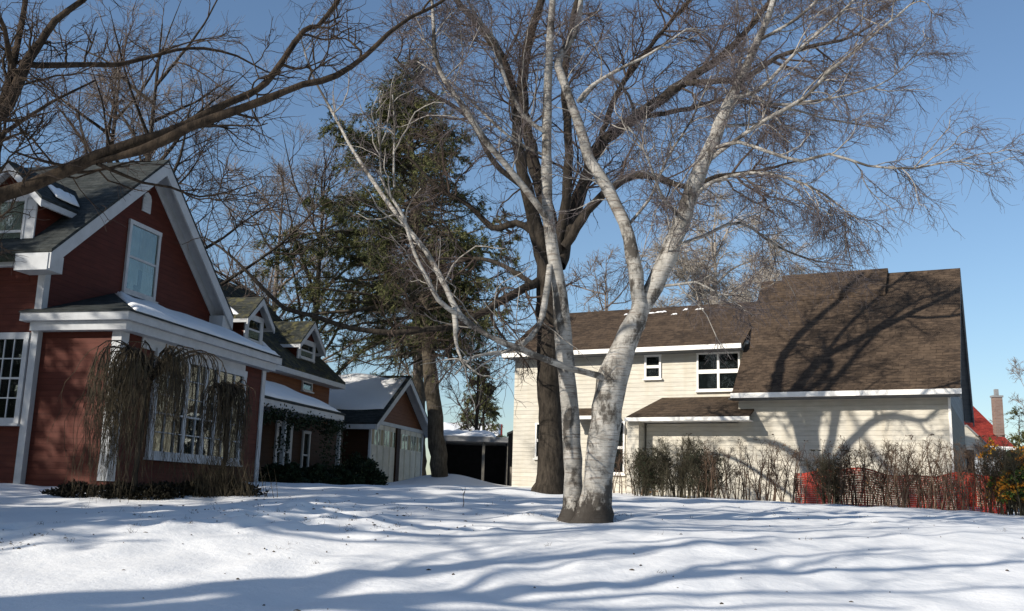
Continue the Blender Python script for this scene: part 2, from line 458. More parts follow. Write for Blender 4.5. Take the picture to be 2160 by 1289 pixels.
# ------------------------------------------------------------------ terrain
def snoise(x, y, seed, sc):
    r = np.random.default_rng(seed); z = 0
    for i in range(10):
        a = r.uniform(0, 2 * np.pi); f = sc * r.uniform(.5, 1.8)
        z = z + np.sin((x * np.cos(a) + y * np.sin(a)) * f + r.uniform(0, 6.28)) / 10 ** .5
    return z
PY = [-80, -6, 0, 5, 8, 11, 14, 17, 20, 25, 34, 60, 120, 500]
PZ = [.1, .15, .3, .52, .74, 1.06, 1.38, 1.60, 1.73, 1.86, 2.0, 2.15, 2.3, 2.6]
from numpy import interp
def base_z(x, y):
    # smooth by averaging the profile
    z = (interp(y - 1.3, PY, PZ) + interp(y, PY, PZ) * 2 + interp(y + 1.3, PY, PZ)) / 4
    return z - .018 * np.clip(x, 0, 13) - .004 * np.clip(-x, 0, 9)
def ground_z(x, y):
    x = np.asarray(x, float); y = np.asarray(y, float)
    z = base_z(x, y)
    z = z + .03 * snoise(x, y, 1, .9) + .012 * snoise(x, y, 2, 3.2)
    near = np.clip((32 - y) / 10, 0, 1)
    z = z + near * (.008 * snoise(x, y, 3, 9.) + .010 * snoise(x, y, 7, 5.) * (snoise(x, y, 8, .8) > .2))
    for fx, fy in FEET:
        z = z - .075 * np.exp(-(((x - fx) / .11) ** 2 + ((y - fy) / .15) ** 2) ** 2) + .03 * np.exp(-(((np.hypot(x - fx, y - fy) - .24) / .09) ** 2))
    # low bank along the left lawn, trodden strip by the walk, heap by the drive
    z = z + .07 * np.exp(-((y - 12.6 - .25 * x) / 1.0) ** 2) * np.clip((-x - 1) / 3, 0, 1)
    tr = np.exp(-(((x + 2.6) / 1.3) ** 2 + ((y - 13.6) / 1.6) ** 2))
    z = z + tr * .045 * snoise(x, y, 5, 8.)
    z = z + .42 * np.exp(-(((x + 2.0) / 1.6) ** 2 + ((y - 34.5) / 1.4) ** 2))
    z = z - .10 * np.exp(-((y - 15.2) / 1.6) ** 2) * np.clip((-x - 3) / 2, 0, 1)
    # tree wells
    for tx, ty, w in WELLS:
        dd = np.hypot(x - tx, y - ty)
        z = z + .05 * np.exp(-((dd - w * 1.8) / .25) ** 2) - .05 * np.exp(-(dd / w) ** 2)
    return z
_fr = np.random.default_rng(4)
FEET = [(-7.2 + .62 * k + _fr.normal(0, .06), 10.9 + .17 * k + .14 * (-1) ** k + _fr.normal(0, .05)) for k in range(12)]
FEET += [(-3.4 + .1 * k + _fr.normal(0, .05) + .13 * (-1) ** k, 12.6 + .55 * k + _fr.normal(0, .06)) for k in range(9)]
WELLS = [(1.05, 14.0, .42), (.82, 21, .5)]
def graded(lo, a, b, hi, fine, grow_=1.18):
    xs = list(np.arange(a, b, fine)); s = fine; x = xs[-1]
    while x < hi: s *= grow_; x += s; xs.append(x)
    s = fine; x = a
    while x > lo: s *= grow_; x -= s; xs.insert(0, x)
    return np.array(xs)
gx = graded(-500, -10, 13, 500, .09); gy = graded(-60, 6, 26, 700, .10)
GX, GY = np.meshgrid(gx, gy); GZ = ground_z(GX, GY)
nx_, ny_ = len(gx), len(gy)
ii = np.arange(nx_ * ny_).reshape(ny_, nx_)
Fg = np.stack([ii[:-1, :-1], ii[:-1, 1:], ii[1:, 1:], ii[1:, :-1]], -1).reshape(-1, 4)
g = mesh_obj('snow_ground', np.stack([GX, GY, GZ], -1).reshape(-1, 3), Fg, M['lawn'], None, True)
tag(g, kind='structure'); g["label"] = "snow covered lawn striped with long tree shadows"

# ------------------------------------------------------------------ windows and doors
def window(parent, face, c, a0, a1, z0, z1, zb, nx=1, ny=2, casing=.09, bar=.03, room='room', curtain=None, name='window', sill=True, proud=.05, mat='white', head=None, rail=None, label=None):
    """face 'u': wall looks towards +u at u=c, a = v range.  face 'v': wall looks towards -v at v=c, a = u range"""
    def bx(mb, p0, p1, q0, q1, zz0, zz1):
        if face == 'u': mb.box(c + p0, c + p1, q0, q1, zz0, zz1)
        else: mb.box(q0, q1, c - p1, c - p0, zz0, zz1)
    fr = MB()
    hc = head or casing
    bx(fr, -.01, proud, a0, a0 + casing, z0, z1); bx(fr, -.01, proud, a1 - casing, a1, z0, z1)
    bx(fr, -.01, proud + .004, a0 - .01, a1 + .01, z1 - hc, z1 + .004); bx(fr, -.01, proud - .004, a0 + casing, a1 - casing, z0 - .004, z0 + casing)
    i0, i1, j0, j1 = a0 + casing, a1 - casing, z0 + casing, z1 - hc
    for k in range(1, nx):
        w = bar * (1.0 if not rail else 1)
        a = i0 + (i1 - i0) * k / nx; bx(fr, .012, proud - .016, a - bar / 2, a + bar / 2, j0, j1)
    for k in range(1, ny):
        z = j0 + (j1 - j0) * k / ny
        h = bar * 1.7 if (ny == 2 or k == ny // 2) else bar
        bx(fr, .014, proud - .013, i0, i1, z - h / 2, z + h / 2)
    w = fr.build(name, M[mat], parent, zb, label=label)
    if sill:
        s = MB(); bx(s, -.01, proud + .05, a0 - .04, a1 + .04, z0 - .05, z0 - .006); s.build('sill', M[mat], w, zb)
    r = MB(); bx(r, -.01, .004, i0 - .01, i1 + .01, j0 - .01, j1 + .01); r.build('interior', M[room], w, zb)
    p = MB(); bx(p, .020, .024, i0 - .005, i1 + .005, j0 - .005, j1 + .005); p.build('pane', M['glass'], w, zb)
    if curtain:
        # wavy cloth strips hanging behind the pane
        for (t0_, t1_, zz0, zz1, cm) in curtain:
            n = 26; qa = np.linspace(i0 + (i1 - i0) * t0_, i0 + (i1 - i0) * t1_, n); dz = (j1 - j0)
            off = .0095 + .0045 * np.sin(np.arange(n) * 1.7 + 3 * t0_)
            vs = []; fs = []
            for k in range(n):
                for zz in (j0 + dz * zz0, j0 + dz * zz1):
                    vs.append((c + off[k], qa[k], zz - zb) if face == 'u' else (qa[k], c - off[k], zz - zb))
            for k in range(n - 1): fs.append((2 * k, 2 * k + 2, 2 * k + 3, 2 * k + 1))
            mesh_obj('curtain', np.array(vs), fs, M[cm], w, True)
    return w

def snow_sheet(parent, quad, zb, t=.07, name='roof_snow', nu=30, nv=14, seed=1, edge=.10, label=None):
    """lumpy snow lying on the sloping quad a-b (lower edge) to d-c (upper edge)"""
    a, b, c_, d = [np.array(q, float) for q in quad]
    us = np.linspace(0, 1, nu); vs = np.linspace(0, 1, nv)
    U, Vv = np.meshgrid(us, vs)
    r = np.random.default_rng(seed)
    def wob(arr, amp, n=5):
        z = 0
        for i in range(n): z = z + np.sin(arr * r.uniform(3, 26) + r.uniform(0, 6.28)) / n
        return amp * z
    U2 = U; V2 = Vv
    low = wob(us, edge)[None, :] * (1 - Vv) - wob(us + 3, edge)[None, :] * Vv
    P = (a * (1 - U2)[..., None] * (1 - V2)[..., None] + b * U2[..., None] * (1 - V2)[..., None] + c_ * U2[..., None] * V2[..., None] + d * (1 - U2)[..., None] * V2[..., None])
    slope = norm(((d + c_) / 2 - (a + b) / 2)); P = P + slope * low[..., None]
    prof = np.minimum(1, np.minimum(np.minimum(U, 1 - U) * nu / 2.2, np.minimum(Vv, 1 - Vv) * nv / 2.2)) ** .5
    lump = 1 + .35 * np.sin(U * 21 + 3 * Vv + seed) * np.sin(Vv * 9 + 2 * U)
    top = P.copy(); top[..., 2] += t * prof * lump + .008
    bot = P.copy(); bot[..., 2] -= .02
    V = np.concatenate([top.reshape(-1, 3), bot.reshape(-1, 3)]); n = nu * nv
    idx = np.arange(n).reshape(nv, nu)
    q = lambda I: np.stack([I[:-1, :-1], I[:-1, 1:], I[1:, 1:], I[1:, :-1]], -1).reshape(-1, 4)
    F = [q(idx), q(idx + n)[:, ::-1]]
    ring = list(idx[0, :]) + list(idx[1:, -1]) + list(idx[-1, ::-1][1:]) + list(idx[::-1, 0][1:-1])
    ring = np.array(ring); rn = np.roll(ring, -1)
    F.append(np.stack([ring, ring + n, rn + n, rn], -1))
    V[:, 2] -= zb
    return mesh_obj(name, V, np.concatenate(F), M['roofsnow'], parent, True)

# ================================================================== RED HOUSE
HL0 = at(70, 790, 18.5)
ZB = 1.7
HL = thing('red_house', 'red clapboard house with white trim, steep gables and snow on its lower roofs', 'house', (HL0[0], HL0[1], ZB), -AL)
def LW(u, v, z=0):
    return np.array([HL0[0] + math.cos(AL) * u + math.sin(AL) * v, HL0[1] - math.sin(AL) * u + math.cos(AL) * v, z])
PK, RV, SL = 8.85, 2.97, .86     # ridge height, ridge position, pitch
w = MB().prism([(0, 1.0), (0, PK - SL * RV - .15), (RV, PK - .15), (2 * RV, PK - SL * RV - .15), (2 * RV, 1.0)], 0, -8, 0)
w.build('wall', M['red'], HL, ZB)
e0, e1 = -.42, 2 * RV + .42
ze = PK - SL * (RV - e0)
r = MB().slab([(-8.3, e0, ze), (.42, e0, ze), (.42, RV, PK), (-8.3, RV, PK)], .07).slab([(-8.3, RV, PK - .002), (.42, RV, PK - .002), (.42, e1, ze), (-8.3, e1, ze)], .07)
roofL = r.build('roof', M['roofdark'], HL, ZB)
# white boards following the slopes of the gable, their soffit, boxed eaves
rk = MB()
for (va, vb) in ((e0, RV), (e1, RV)):
    za, zb_ = ze - .075, PK - .075
    q = [(va, za), (vb, zb_), (vb, zb_ - .30), (va, za - .30)]
    rk.prism(q, 0, .37, .418)                                # face board
    q = [(va, za - .003), (vb, zb_ - .003), (vb, zb_ - .06), (va, za - .06)]
    rk.prism(q, 0, .004, .368)                               # soffit
    q = [(va, za - .062), (vb, zb_ - .062), (vb, zb_ - .32), (va, za - .32)]
    rk.prism(q, 0, .006, .04)                                # board against the wall
rk.build('rake_board', M['white'], HL, ZB)
ev = MB().box(-.34, .372, e0 - .02, -.006, ze - .40, ze - .078).box(-8.3, -1.5, e0 - .02, -.006, ze - .36, ze - .078)
ev.box(-8.3, .366, 2 * RV + .006, e1 + .02, ze - .40, ze - .078)
ev.build('eave_box', M['white'], HL, ZB)
cb = MB().box(-.13, .02, -.025, .0, 1.2, ze - .403).box(.0, .022, .0, .13, 1.2, ze - .30)
cb.build('corner_board', M['white'], HL, ZB)
cb2 = MB().box(.0, .022, 2 * RV - .13, 2 * RV + .02, 1.2, ze - .30); cb2.build('corner_board', M['white'], HL, ZB)
window(HL, 'v', 0, -1.62, -.16, 2.72, 4.42, ZB, 6, 4, casing=.10, bar=.022, head=.12)
window(HL, 'v', 0, -3.9, -2.5, 2.72, 4.42, ZB, 6, 4, casing=.10, bar=.022, head=.12)
wg = window(HL, 'u', 0, 2.36, 3.54, 5.72, 7.31, ZB, 1, 2, casing=.085, bar=.03, curtain=[(0, .42, .1, 1, 'curtain'), (.36, 1, .35, 1, 'blind'), (.55, 1, 0, .5, 'curtain'), (.1, .3, 0, .3, 'curtain')])
# round topped louvre under the peak
lv = MB(); pts = [(2.76, 7.62), (3.06, 7.62), (3.06, 7.92), (3.02, 8.02), (2.91, 8.08), (2.80, 8.02), (2.76, 7.92)]
lv.prism(pts, 0, .002, .03)
for k in range(5): lv.box(.032, .045, 2.79, 3.03, 7.66 + k * .07, 7.685 + k * .07)
lv.build('vent', M['white'], HL, ZB)

# front dormer, its face level with the front wall
def dormer_front(cu, hw, zs, zt, zp, rw, front=-.28):
    D = MB()
    D.prism([(cu - hw, 5.4), (cu + hw, 5.4), (cu + hw, zt), (cu, zp - .12), (cu - hw, zt)], 1, -.01, 2.2)
    d = D.build('dormer', M['red'], HL, ZB)
    zl = zt - .0
    zer = zp - (rw) * ((zp - .1 - zt) / hw)
    back = RV - (PK - zp) / SL; backe = max(0, RV - (PK - zer) / SL)
    R_ = MB().slab([(cu, front, zp), (cu, back + .1, zp), (cu + rw, backe + .15, zer), (cu + rw, front, zer)], .05)
    R_.slab([(cu, front, zp), (cu - rw, front, zer), (cu - rw, backe + .15, zer), (cu, back + .1, zp)], .05)
    R_.build('dormer_roof', M['roofdark'], d, ZB)
    t = MB()
    for sgn in (-1, 1):
        t.prism([(cu, zp - .052), (cu + sgn * rw, zer - .052), (cu + sgn * rw, zer - .20), (cu, zp - .22)], 1, front + .0, front + .04)
        t.prism([(cu, zp - .054), (cu + sgn * rw, zer - .054), (cu + sgn * rw, zer - .09), (cu, zp - .09)], 1, front + .042, -.012)
        t.box(cu + sgn * (rw - .05), cu + sgn * rw, front + .043, backe + .05, zer - .17, zer - .052)
    t.box(cu - hw - .02, cu + hw + .02, -.06, -.012, zt - .10, zt + .03)
    t.box(cu - hw, cu - hw + .22, -.045, -.012, zs - .15, zt - .103)
    t.box(cu + hw - .22, cu + hw, -.045, -.012, zs - .15, zt - .103)
    t.build('dormer_trim', M['white'], d, ZB)
    ww = window(HL, 'v', -.012, cu - hw + .22, cu + hw - .22, zs, zt - .1, ZB, 1, 2, casing=.05, bar=.03, curtain=[(0, .5, 0, 1, 'curtain'), (.5, 1, 0, 1, 'curtain')])
    ww.parent = d
    return d, zer, back, backe
d1, zer, back, backe = dormer_front(-.92, .58, 5.75, 7.16, 7.78, .86)
snow_sheet(d1, [(-.16, .25, 7.17), (-.16, .95, 7.17), (-.62, 1.35, 7.52), (-.62, .5, 7.52)], ZB, .05, nu=14, nv=8, seed=3, edge=.04)
dormer_front(-3.6, .58, 5.75, 7.16, 7.78, .86)

# one storey bay along the gable end
BU, BV0, BV1 = 1.71, .10, 5.75
b = MB().box(0.0, BU, BV0, BV1, 1.0, 4.45); b.build('bay_wall', M['red'], HL, ZB)
fz = MB()
fz.box(-.28, 2.02, -.20, BV0 - .003, 4.62, 4.78)            # front gutter board
fz.box(-.12, 1.93, -.10, BV0 - .004, 4.45, 4.617)           # frieze
fz.box(BU + .003, 2.02, BV0 - .0, 5.98, 4.62, 4.78)
fz.box(BU + .004, 1.93, BV0 + .0, 5.86, 4.45, 4.617)
fz.box(BU + .0, BU + .028, .74, 4.76, 4.24, 4.448)
fz.box(.0, BU, BV1 + .003, 5.98, 4.45, 4.78)
fz.build('bay_cornice', M['white'], HL, ZB)
cbb = MB().box(BU - .17, BU + .03, BV0 - .035, BV0, 1.72, 4.447).box(BU + .001, BU + .031, BV0 + .001, .30, 1.72, 4.447); cbb.build('corner_board', M['white'], HL, ZB)
cbb = MB().box(BU + .001, BU + .03, 5.60, 5.77, 1.5, 4.447); cbb.build('corner_board', M['white'], HL, ZB)
br = MB()
hz, hv = 5.62, 2.1
br.slab([(-.30, -.22, 4.80), (2.05, -.22, 4.80), (.004, hv, hz), (-.0, hv, hz)], .03)
br.V = br.V[:0]; br.F = []
br.slab([(2.05, -.22, 4.80), (2.05, 6.0, 4.80), (.006, 6.0, hz), (.006, hv, hz)], .03)
br.slab([(.006, -.22, 4.80), (2.048, -.22, 4.80), (.006, hv, hz)], .03)
br.slab([(-.30, -.22, 4.80), (.004, -.22, 4.80), (.004, -.004, 4.88), (-.30, -.004, 4.88)], .03)
br.build('bay_roof', M['roofdarkv'], HL, ZB)
snow_sheet(HL, [(1.98, .05, 4.83), (1.98, 5.95, 4.83), (.03, 5.95, hz), (.03, 2.1, hz)], ZB, .075, nu=70, nv=18, seed=5, edge=.045)
window(HL, 'u', BU, 1.20, 4.78, 2.20, 4.30, ZB, 9, 5, casing=.13, bar=.022, mat='white', proud=.07,
       curtain=[(.02, .12, 0, .85, 'blind'), (.80, .97, 0, .62, 'blind')])
mm = MB()
for vv in (2.32, 3.05, 3.50): mm.box(BU + .03, BU + .065, vv, vv + .10, 2.33, 4.17)
mm.build('mullion', M['white'], HL, ZB)

# rear wing with two dormers on the slope that looks down the drive
WU = -.4
w = MB().prism([(-6.6, 1.0), (WU, 1.0), (WU, 5.45), (-3.5, 8.15), (-6.6, 5.45)], 1, 5.96, 14.3)
w.build('wing_wall', M['brown'], HL, ZB)
rs = (8.30 - 5.22) / 3.5
r = MB().slab([(0.02, 5.98, 5.22), (0.02, 14.6, 5.22), (-3.5, 14.6, 8.30), (-3.5, 5.98, 8.30)], .07)
r.slab([(-3.5, 5.98, 8.298), (-3.5, 14.6, 8.298), (-7.0, 14.6, 5.22), (-7.0, 5.98, 5.22)], .07)
r.build('wing_roof', M['roofmoss'], HL, ZB)
MB().box(WU + .004, .03, 6.4, 14.58, 5.0, 5.148).build('wing_eave', M['white'], HL, ZB)
def zroof(u): return 5.22 - rs * (u - .02)
for i, (cv, hw_, zt, zp, rw, fu) in enumerate([(9.10, .52, 6.42, 6.98, .80, -.5), (12.55, .62, 6.28, 6.92, .95, -.5)]):
    bu = -(zp - 5.22) / rs - .1
    d = MB().prism([(cv - hw_, 5.3), (cv + hw_, 5.3), (cv + hw_, zt), (cv, zp - .1), (cv - hw_, zt)], 0, fu, bu - .6).build('dormer', M['red'], HL, ZB)
    zer = zp - rw * (zp - .1 - zt) / hw_
    be = -(zer - 5.22) / rs
    f_ = fu + .26
    MB().slab([(f_, cv, zp), (f_, cv - rw, zer), (be, cv - rw, zer), (bu, cv, zp)], .05).slab([(f_, cv, zp), (bu, cv, zp), (be, cv + rw, zer), (f_, cv + rw, zer)], .05).build('dormer_roof', M['roofmoss'], d, ZB)
    t = MB()
    for sg in (-1, 1):
        t.prism([(cv, zp - .052), (cv + sg * rw, zer - .052), (cv + sg * rw, zer - .20), (cv, zp - .24)], 0, f_ - .04, f_)
        t.prism([(cv, zp - .054), (cv + sg * rw, zer - .054), (cv + sg * rw, zer - .085), (cv, zp - .085)], 0, fu + .01, f_ - .042)
        t.box(be, f_ - .044, cv + sg * (rw - .04), cv + sg * rw, zer - .15, zer - .053)
    t.box(fu + .002, fu + .05, cv - hw_, cv + hw_, zt - .08, zt + .03)
    t.box(fu + .002, fu + .04, cv - hw_, cv - hw_ + .14, 5.66, zt - .083); t.box(fu + .002, fu + .04, cv + hw_ - .14, cv + hw_, 5.66, zt - .083)
    t.build('dormer_trim', M['white'], d, ZB)
    window(HL, 'u', fu, cv - hw_ + .14, cv + hw_ - .14, 5.72, zt - .08, ZB, 1, 2, casing=.05, bar=.03, curtain=[(0, 1, .1, .5, 'curtain')]).parent = d
    if i == 0:
        snow_sheet(d, [(be + .75, cv - rw + .05, zer + .01), (be + .1, cv - rw + .05, zer + .01), (bu + .3, cv - .2, zp - .12), (bu + .7, cv - .2, zp - .12)], ZB, .05, nu=10, nv=6, seed=9, edge=.03)
        snow_sheet(d, [(-.02 - .18, cv + .55, 5.40), (-.2, cv + 1.1, 5.40), (-.75, cv + 1.0, 5.90), (-.75, cv + .75, 5.90)], ZB, .05, nu=10, nv=8, seed=11, edge=.05)
window(HL, 'u', WU, 12.2, 12.9, 4.72, 5.0, ZB, 1, 1, casing=.04, sill=True)
# low porch roof along the wing, its back wall, garden door and long windows
pr = MB().slab([(1.25, 5.80, 3.96), (1.25, 11.9, 3.96), (-.396, 10.6, 4.66), (-.396, 5.80, 4.66)], .05)
pr.slab([(1.25, 11.9, 3.96), (-.396, 11.9, 3.96), (-.396, 10.6, 4.66)], .05)
pr.build('porch_roof', M['roofdarkv'], HL, ZB)
MB().box(1.14, 1.22, 5.8, 11.84, 3.74, 3.905).box(-.39, 1.21, 5.8, 11.8, 3.72, 3.737).box(-.39, 1.215, 11.76, 11.84, 3.74, 3.905).build('porch_gutter', M['white'], HL, ZB)
snow_sheet(HL, [(1.20, 5.85, 3.985), (1.20, 11.6, 3.985), (-.36, 10.5, 4.68), (-.36, 5.85, 4.68)], ZB, .075, nu=50, nv=14, seed=21, edge=.05)
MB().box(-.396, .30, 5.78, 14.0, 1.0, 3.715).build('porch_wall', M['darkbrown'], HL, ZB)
window(HL, 'u', .30, 6.0, 7.2, 2.0, 3.6, ZB, 2, 3, casing=.10, bar=.03)
dr = window(HL, 'u', .30, 9.3, 10.3, 1.95, 3.55, ZB, 1, 2, casing=.14, bar=.06, name='garden_door', sill=False)
window(HL, 'u', .30, 11.0, 11.5, 2.0, 3.4, ZB, 1, 2, casing=.08, bar=.03)
for k, vv in enumerate((8.1, 11.7)):
    MB().box(1.08, 1.18, vv, vv + .10, 1.4, 3.718).build('porch_post', M['white'], HL, ZB)

# garage block with two doors under a gable
GU = .40
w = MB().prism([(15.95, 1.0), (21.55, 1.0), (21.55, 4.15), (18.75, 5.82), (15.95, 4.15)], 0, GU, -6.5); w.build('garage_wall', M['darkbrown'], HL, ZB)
MB().prism([(16.0, 4.16), (21.5, 4.16), (18.75, 5.78)], 0, GU + .002, GU + .03).build('garage_gable', M['brown'], HL, ZB)
gs = (5.98 - 4.02) / (18.75 - 15.6)
MB().slab([(GU + .42, 15.6, 4.02), (GU + .42, 18.75, 5.98), (-6.8, 18.75, 5.98), (-6.8, 15.6, 4.02)], .07).slab([(GU + .42, 18.75, 5.978), (GU + .42, 21.9, 4.02), (-6.8, 21.9, 4.02), (-6.8, 18.75, 5.978)], .07).build('garage_roof', M['roofdark'], HL, ZB)
t = MB()
for va in (15.6, 21.9):
    t.prism([(va, 3.945), (18.75, 5.905), (18.75, 5.68), (va, 3.75)], 0, GU + .38, GU + .42)
    t.prism([(va, 3.943), (18.75, 5.903), (18.75, 5.86), (va, 3.90)], 0, GU + .034, GU + .378)
t.box(-6.8, GU + .376, 15.56, 15.64, 3.78, 3.94); t.box(GU + .032, GU + .07, 16.0, 21.5, 4.03, 4.158)
t.box(GU + .002, GU + .07, 15.95, 16.07, 1.2, 4.03); t.box(GU + .002, GU + .07, 21.43, 21.55, 1.2, 4.03)
t.build('garage_trim', M['white'], HL, ZB)
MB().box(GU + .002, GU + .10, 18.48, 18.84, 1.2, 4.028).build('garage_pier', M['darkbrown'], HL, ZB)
for (a0, a1) in ((16.07, 18.48), (18.84, 21.43)):
    dd = MB().box(GU + .002, GU + .03, a0, a1, 1.3, 4.028)
    nn = 4; ww_ = (a1 - a0) / nn
    for k in range(nn):
        for (z0_, z1_) in ((2.02, 2.62), (2.68, 3.24)):
            dd.box(GU + .031, GU + .05, a0 + k * ww_ + .07, a0 + (k + 1) * ww_ - .07, z0_, z1_)
        dd.box(GU + .031, GU + .046, a0 + k * ww_ - .02 + .02, a0 + k * ww_ + .04, 1.9, 4.0)
    D_ = dd.build('garage_door', M['offwhite'], HL, ZB)
    for k in range(nn * 2):
        p0 = a0 + k * ww_ / 2 + .05
        MB().box(GU + .031, GU + .036, p0, p0 + ww_ / 2 - .09, 3.32, 3.86).build('door_pane', M['glass' if k % 3 else 'blind'], D_, ZB)
snow_sheet(HL, [(-6.6, 16.35, 4.50), (GU + .3, 16.45, 4.56), (GU + .3, 18.68, 5.95), (-6.6, 18.68, 5.95)], ZB, .08, nu=60, nv=22, seed=31, edge=.34)

# ================================================================== CREAM HOUSE
HR0 = np.array([11.094, 25.0]); ZR = 1.8
HR = thing('cream_house', 'cream sided house with a brown shingle roof crossed by tree shadows', 'house', (HR0[0], HR0[1], ZR), -AR)
def RW(u, v, z=0):
    return np.array([HR0[0] + math.cos(AR) * u + math.sin(AR) * v, HR0[1] - math.sin(AR) * u + math.cos(AR) * v, z])
rp = (8.66 - 4.62) / 4.5
MB().prism([(0, .8), (0, 4.95), (4, 8.5), (8, 4.95), (8, .8)], 0, -5.35, -.03).build('wall', M['cream'], HR, ZR)
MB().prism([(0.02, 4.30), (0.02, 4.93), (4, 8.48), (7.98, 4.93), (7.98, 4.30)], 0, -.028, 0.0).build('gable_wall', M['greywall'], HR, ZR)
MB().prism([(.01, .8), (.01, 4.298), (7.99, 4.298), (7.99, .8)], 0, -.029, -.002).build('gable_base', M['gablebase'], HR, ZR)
MB().slab([(-5.40, -.5, 4.62), (.28, -.5, 4.62), (.28, 4, 8.66), (-5.50, 4, 8.66)], .09).slab([(-5.50, 4, 8.658), (.28, 4, 8.658), (.28, 8.5, 4.62), (-5.50, 8.5, 4.62)], .09).build('roof', M['roofbrown'], HR, ZR)
MB().slab([(-4.85, 3.0, 7.93), (-1.72, 3.0, 7.93), (-1.72, 4.02, 8.82), (-4.85, 4.02, 8.82)], .15).slab([(-4.85, 4.02, 8.818), (-1.72, 4.02, 8.818), (-1.72, 6, 7.6), (-4.85, 6, 7.6)], .15).build('raised_ridge', M['roofbrown'], HR, ZR)
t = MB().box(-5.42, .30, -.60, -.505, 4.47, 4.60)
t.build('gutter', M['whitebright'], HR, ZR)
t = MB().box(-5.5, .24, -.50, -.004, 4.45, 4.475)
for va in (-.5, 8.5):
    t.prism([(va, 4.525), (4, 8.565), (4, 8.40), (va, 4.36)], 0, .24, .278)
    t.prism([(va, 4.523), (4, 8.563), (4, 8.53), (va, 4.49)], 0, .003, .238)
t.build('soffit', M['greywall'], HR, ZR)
MB().box(-.05, .012, -.022, .0, 1.2, 4.44).build('corner_board', M['whitebright'], HR, ZR)
# two storey part on the left
V2 = 1.3
WS = (8.03 - 6.20) / 3.15
MB().prism([(V2, .8), (V2, 6.28), (4, 7.88), (6.7, 6.28), (6.7, .8)], 0, -12.9, -5.36).build('wing_wall', M['cream'], HR, ZR)
MB().slab([(-13.1, .85, 6.20), (-5.40, .85, 6.20), (-5.40, 4, 8.03), (-13.1, 4, 8.03)], .08).slab([(-13.1, 4, 8.028), (-5.40, 4, 8.028), (-5.40, 7.15, 6.20), (-13.1, 7.15, 6.20)], .08).build('wing_roof', M['roofbrown'], HR, ZR)
t = MB().box(-13.12, -5.44, .765, .845, 6.05, 6.185)
for va in (.85, 7.15): t.prism([(va, 6.115), (4, 7.945), (4, 7.79), (va, 5.97)], 0, -13.1, -13.06)
t.build('wing_gutter', M['whitebright'], HR, ZR)
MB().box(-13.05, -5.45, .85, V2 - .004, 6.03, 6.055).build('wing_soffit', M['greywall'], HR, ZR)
window(HR, 'v', V2, -6.88, -5.60, 4.90, 6.02, ZR, 2, 2, casing=.05, bar=.07, mat='whitebright', head=.05)
window(HR, 'v', V2, -8.50, -7.98, 5.30, 6.02, ZR, 1, 2, casing=.06, bar=.05, mat='whitebright')
window(HR, 'v', V2, -10.15, -9.12, 2.45, 4.02, ZR, 2, 2, casing=.05, bar=.05, mat='whitebright')
window(HR, 'v', V2, -12.1, -11.3, 2.9, 4.0, ZR, 1, 2, casing=.05, bar=.05, mat='whitebright')
MB().box(-8.0, -5.352, 0.0, V2 - .002, .8, 3.84).build('lower_wall', M['cream'], HR, ZR)
# small canopies
MB().slab([(-8.40, -.62, 3.99), (-4.92, -.62, 3.99), (-4.92, V2 - .004, 4.72), (-7.95, V2 - .004, 4.72)], .05).slab([(-8.40, -.62, 3.99), (-7.95, V2 - .004, 4.72), (-8.40, V2 - .004, 3.99)], .05).build('porch_roof', M['roofbrown'], HR, ZR)
MB().box(-8.42, -4.90, -.69, -.62, 3.86, 3.965).box(-8.36, -4.95, -.6, V2 - .004, 3.87, 3.90).build('porch_gutter', M['whitebright'], HR, ZR)
MB().box(-8.40, -8.06, -.50, V2 - .003, 1.2, 3.868).build('porch_pier', M['cream'], HR, ZR)
MB().slab([(-10.8, .6, 4.16), (-9.4, .6, 4.16), (-9.4, V2 - .004, 4.44), (-10.8, V2 - .004, 4.44)], .04).build('door_canopy', M['roofbrown'], HR, ZR)
MB().box(-10.8, -9.4, .53, .6, 4.04, 4.14).build('canopy_gutter', M['whitebright'], HR, ZR)
snowp = [(-8.95, 3.55), (-8.0, 3.62), (-7.6, 3.6), (-10.0, 3.5), (-9.4, 3.5), (-8.3, 3.3)]
for i, (u_, v_) in enumerate(snowp):
    z_ = 6.20 + (v_ - .85) * WS
    w_ = (.42, .16, .3, .12, .5, .2)[i]; h_ = (.07, .12, .05, .09, .06, .05)[i]
    snow_sheet(HR, [(u_, v_, z_), (u_ + w_, v_ + .03, z_ + .017), (u_ + w_ * .8, v_ + h_ + .03, z_ + (h_ + .03) * WS), (u_ + w_ * .2, v_ + h_, z_ + h_ * WS)], ZR, .015, nu=12, nv=6, seed=40 + i, edge=.05)

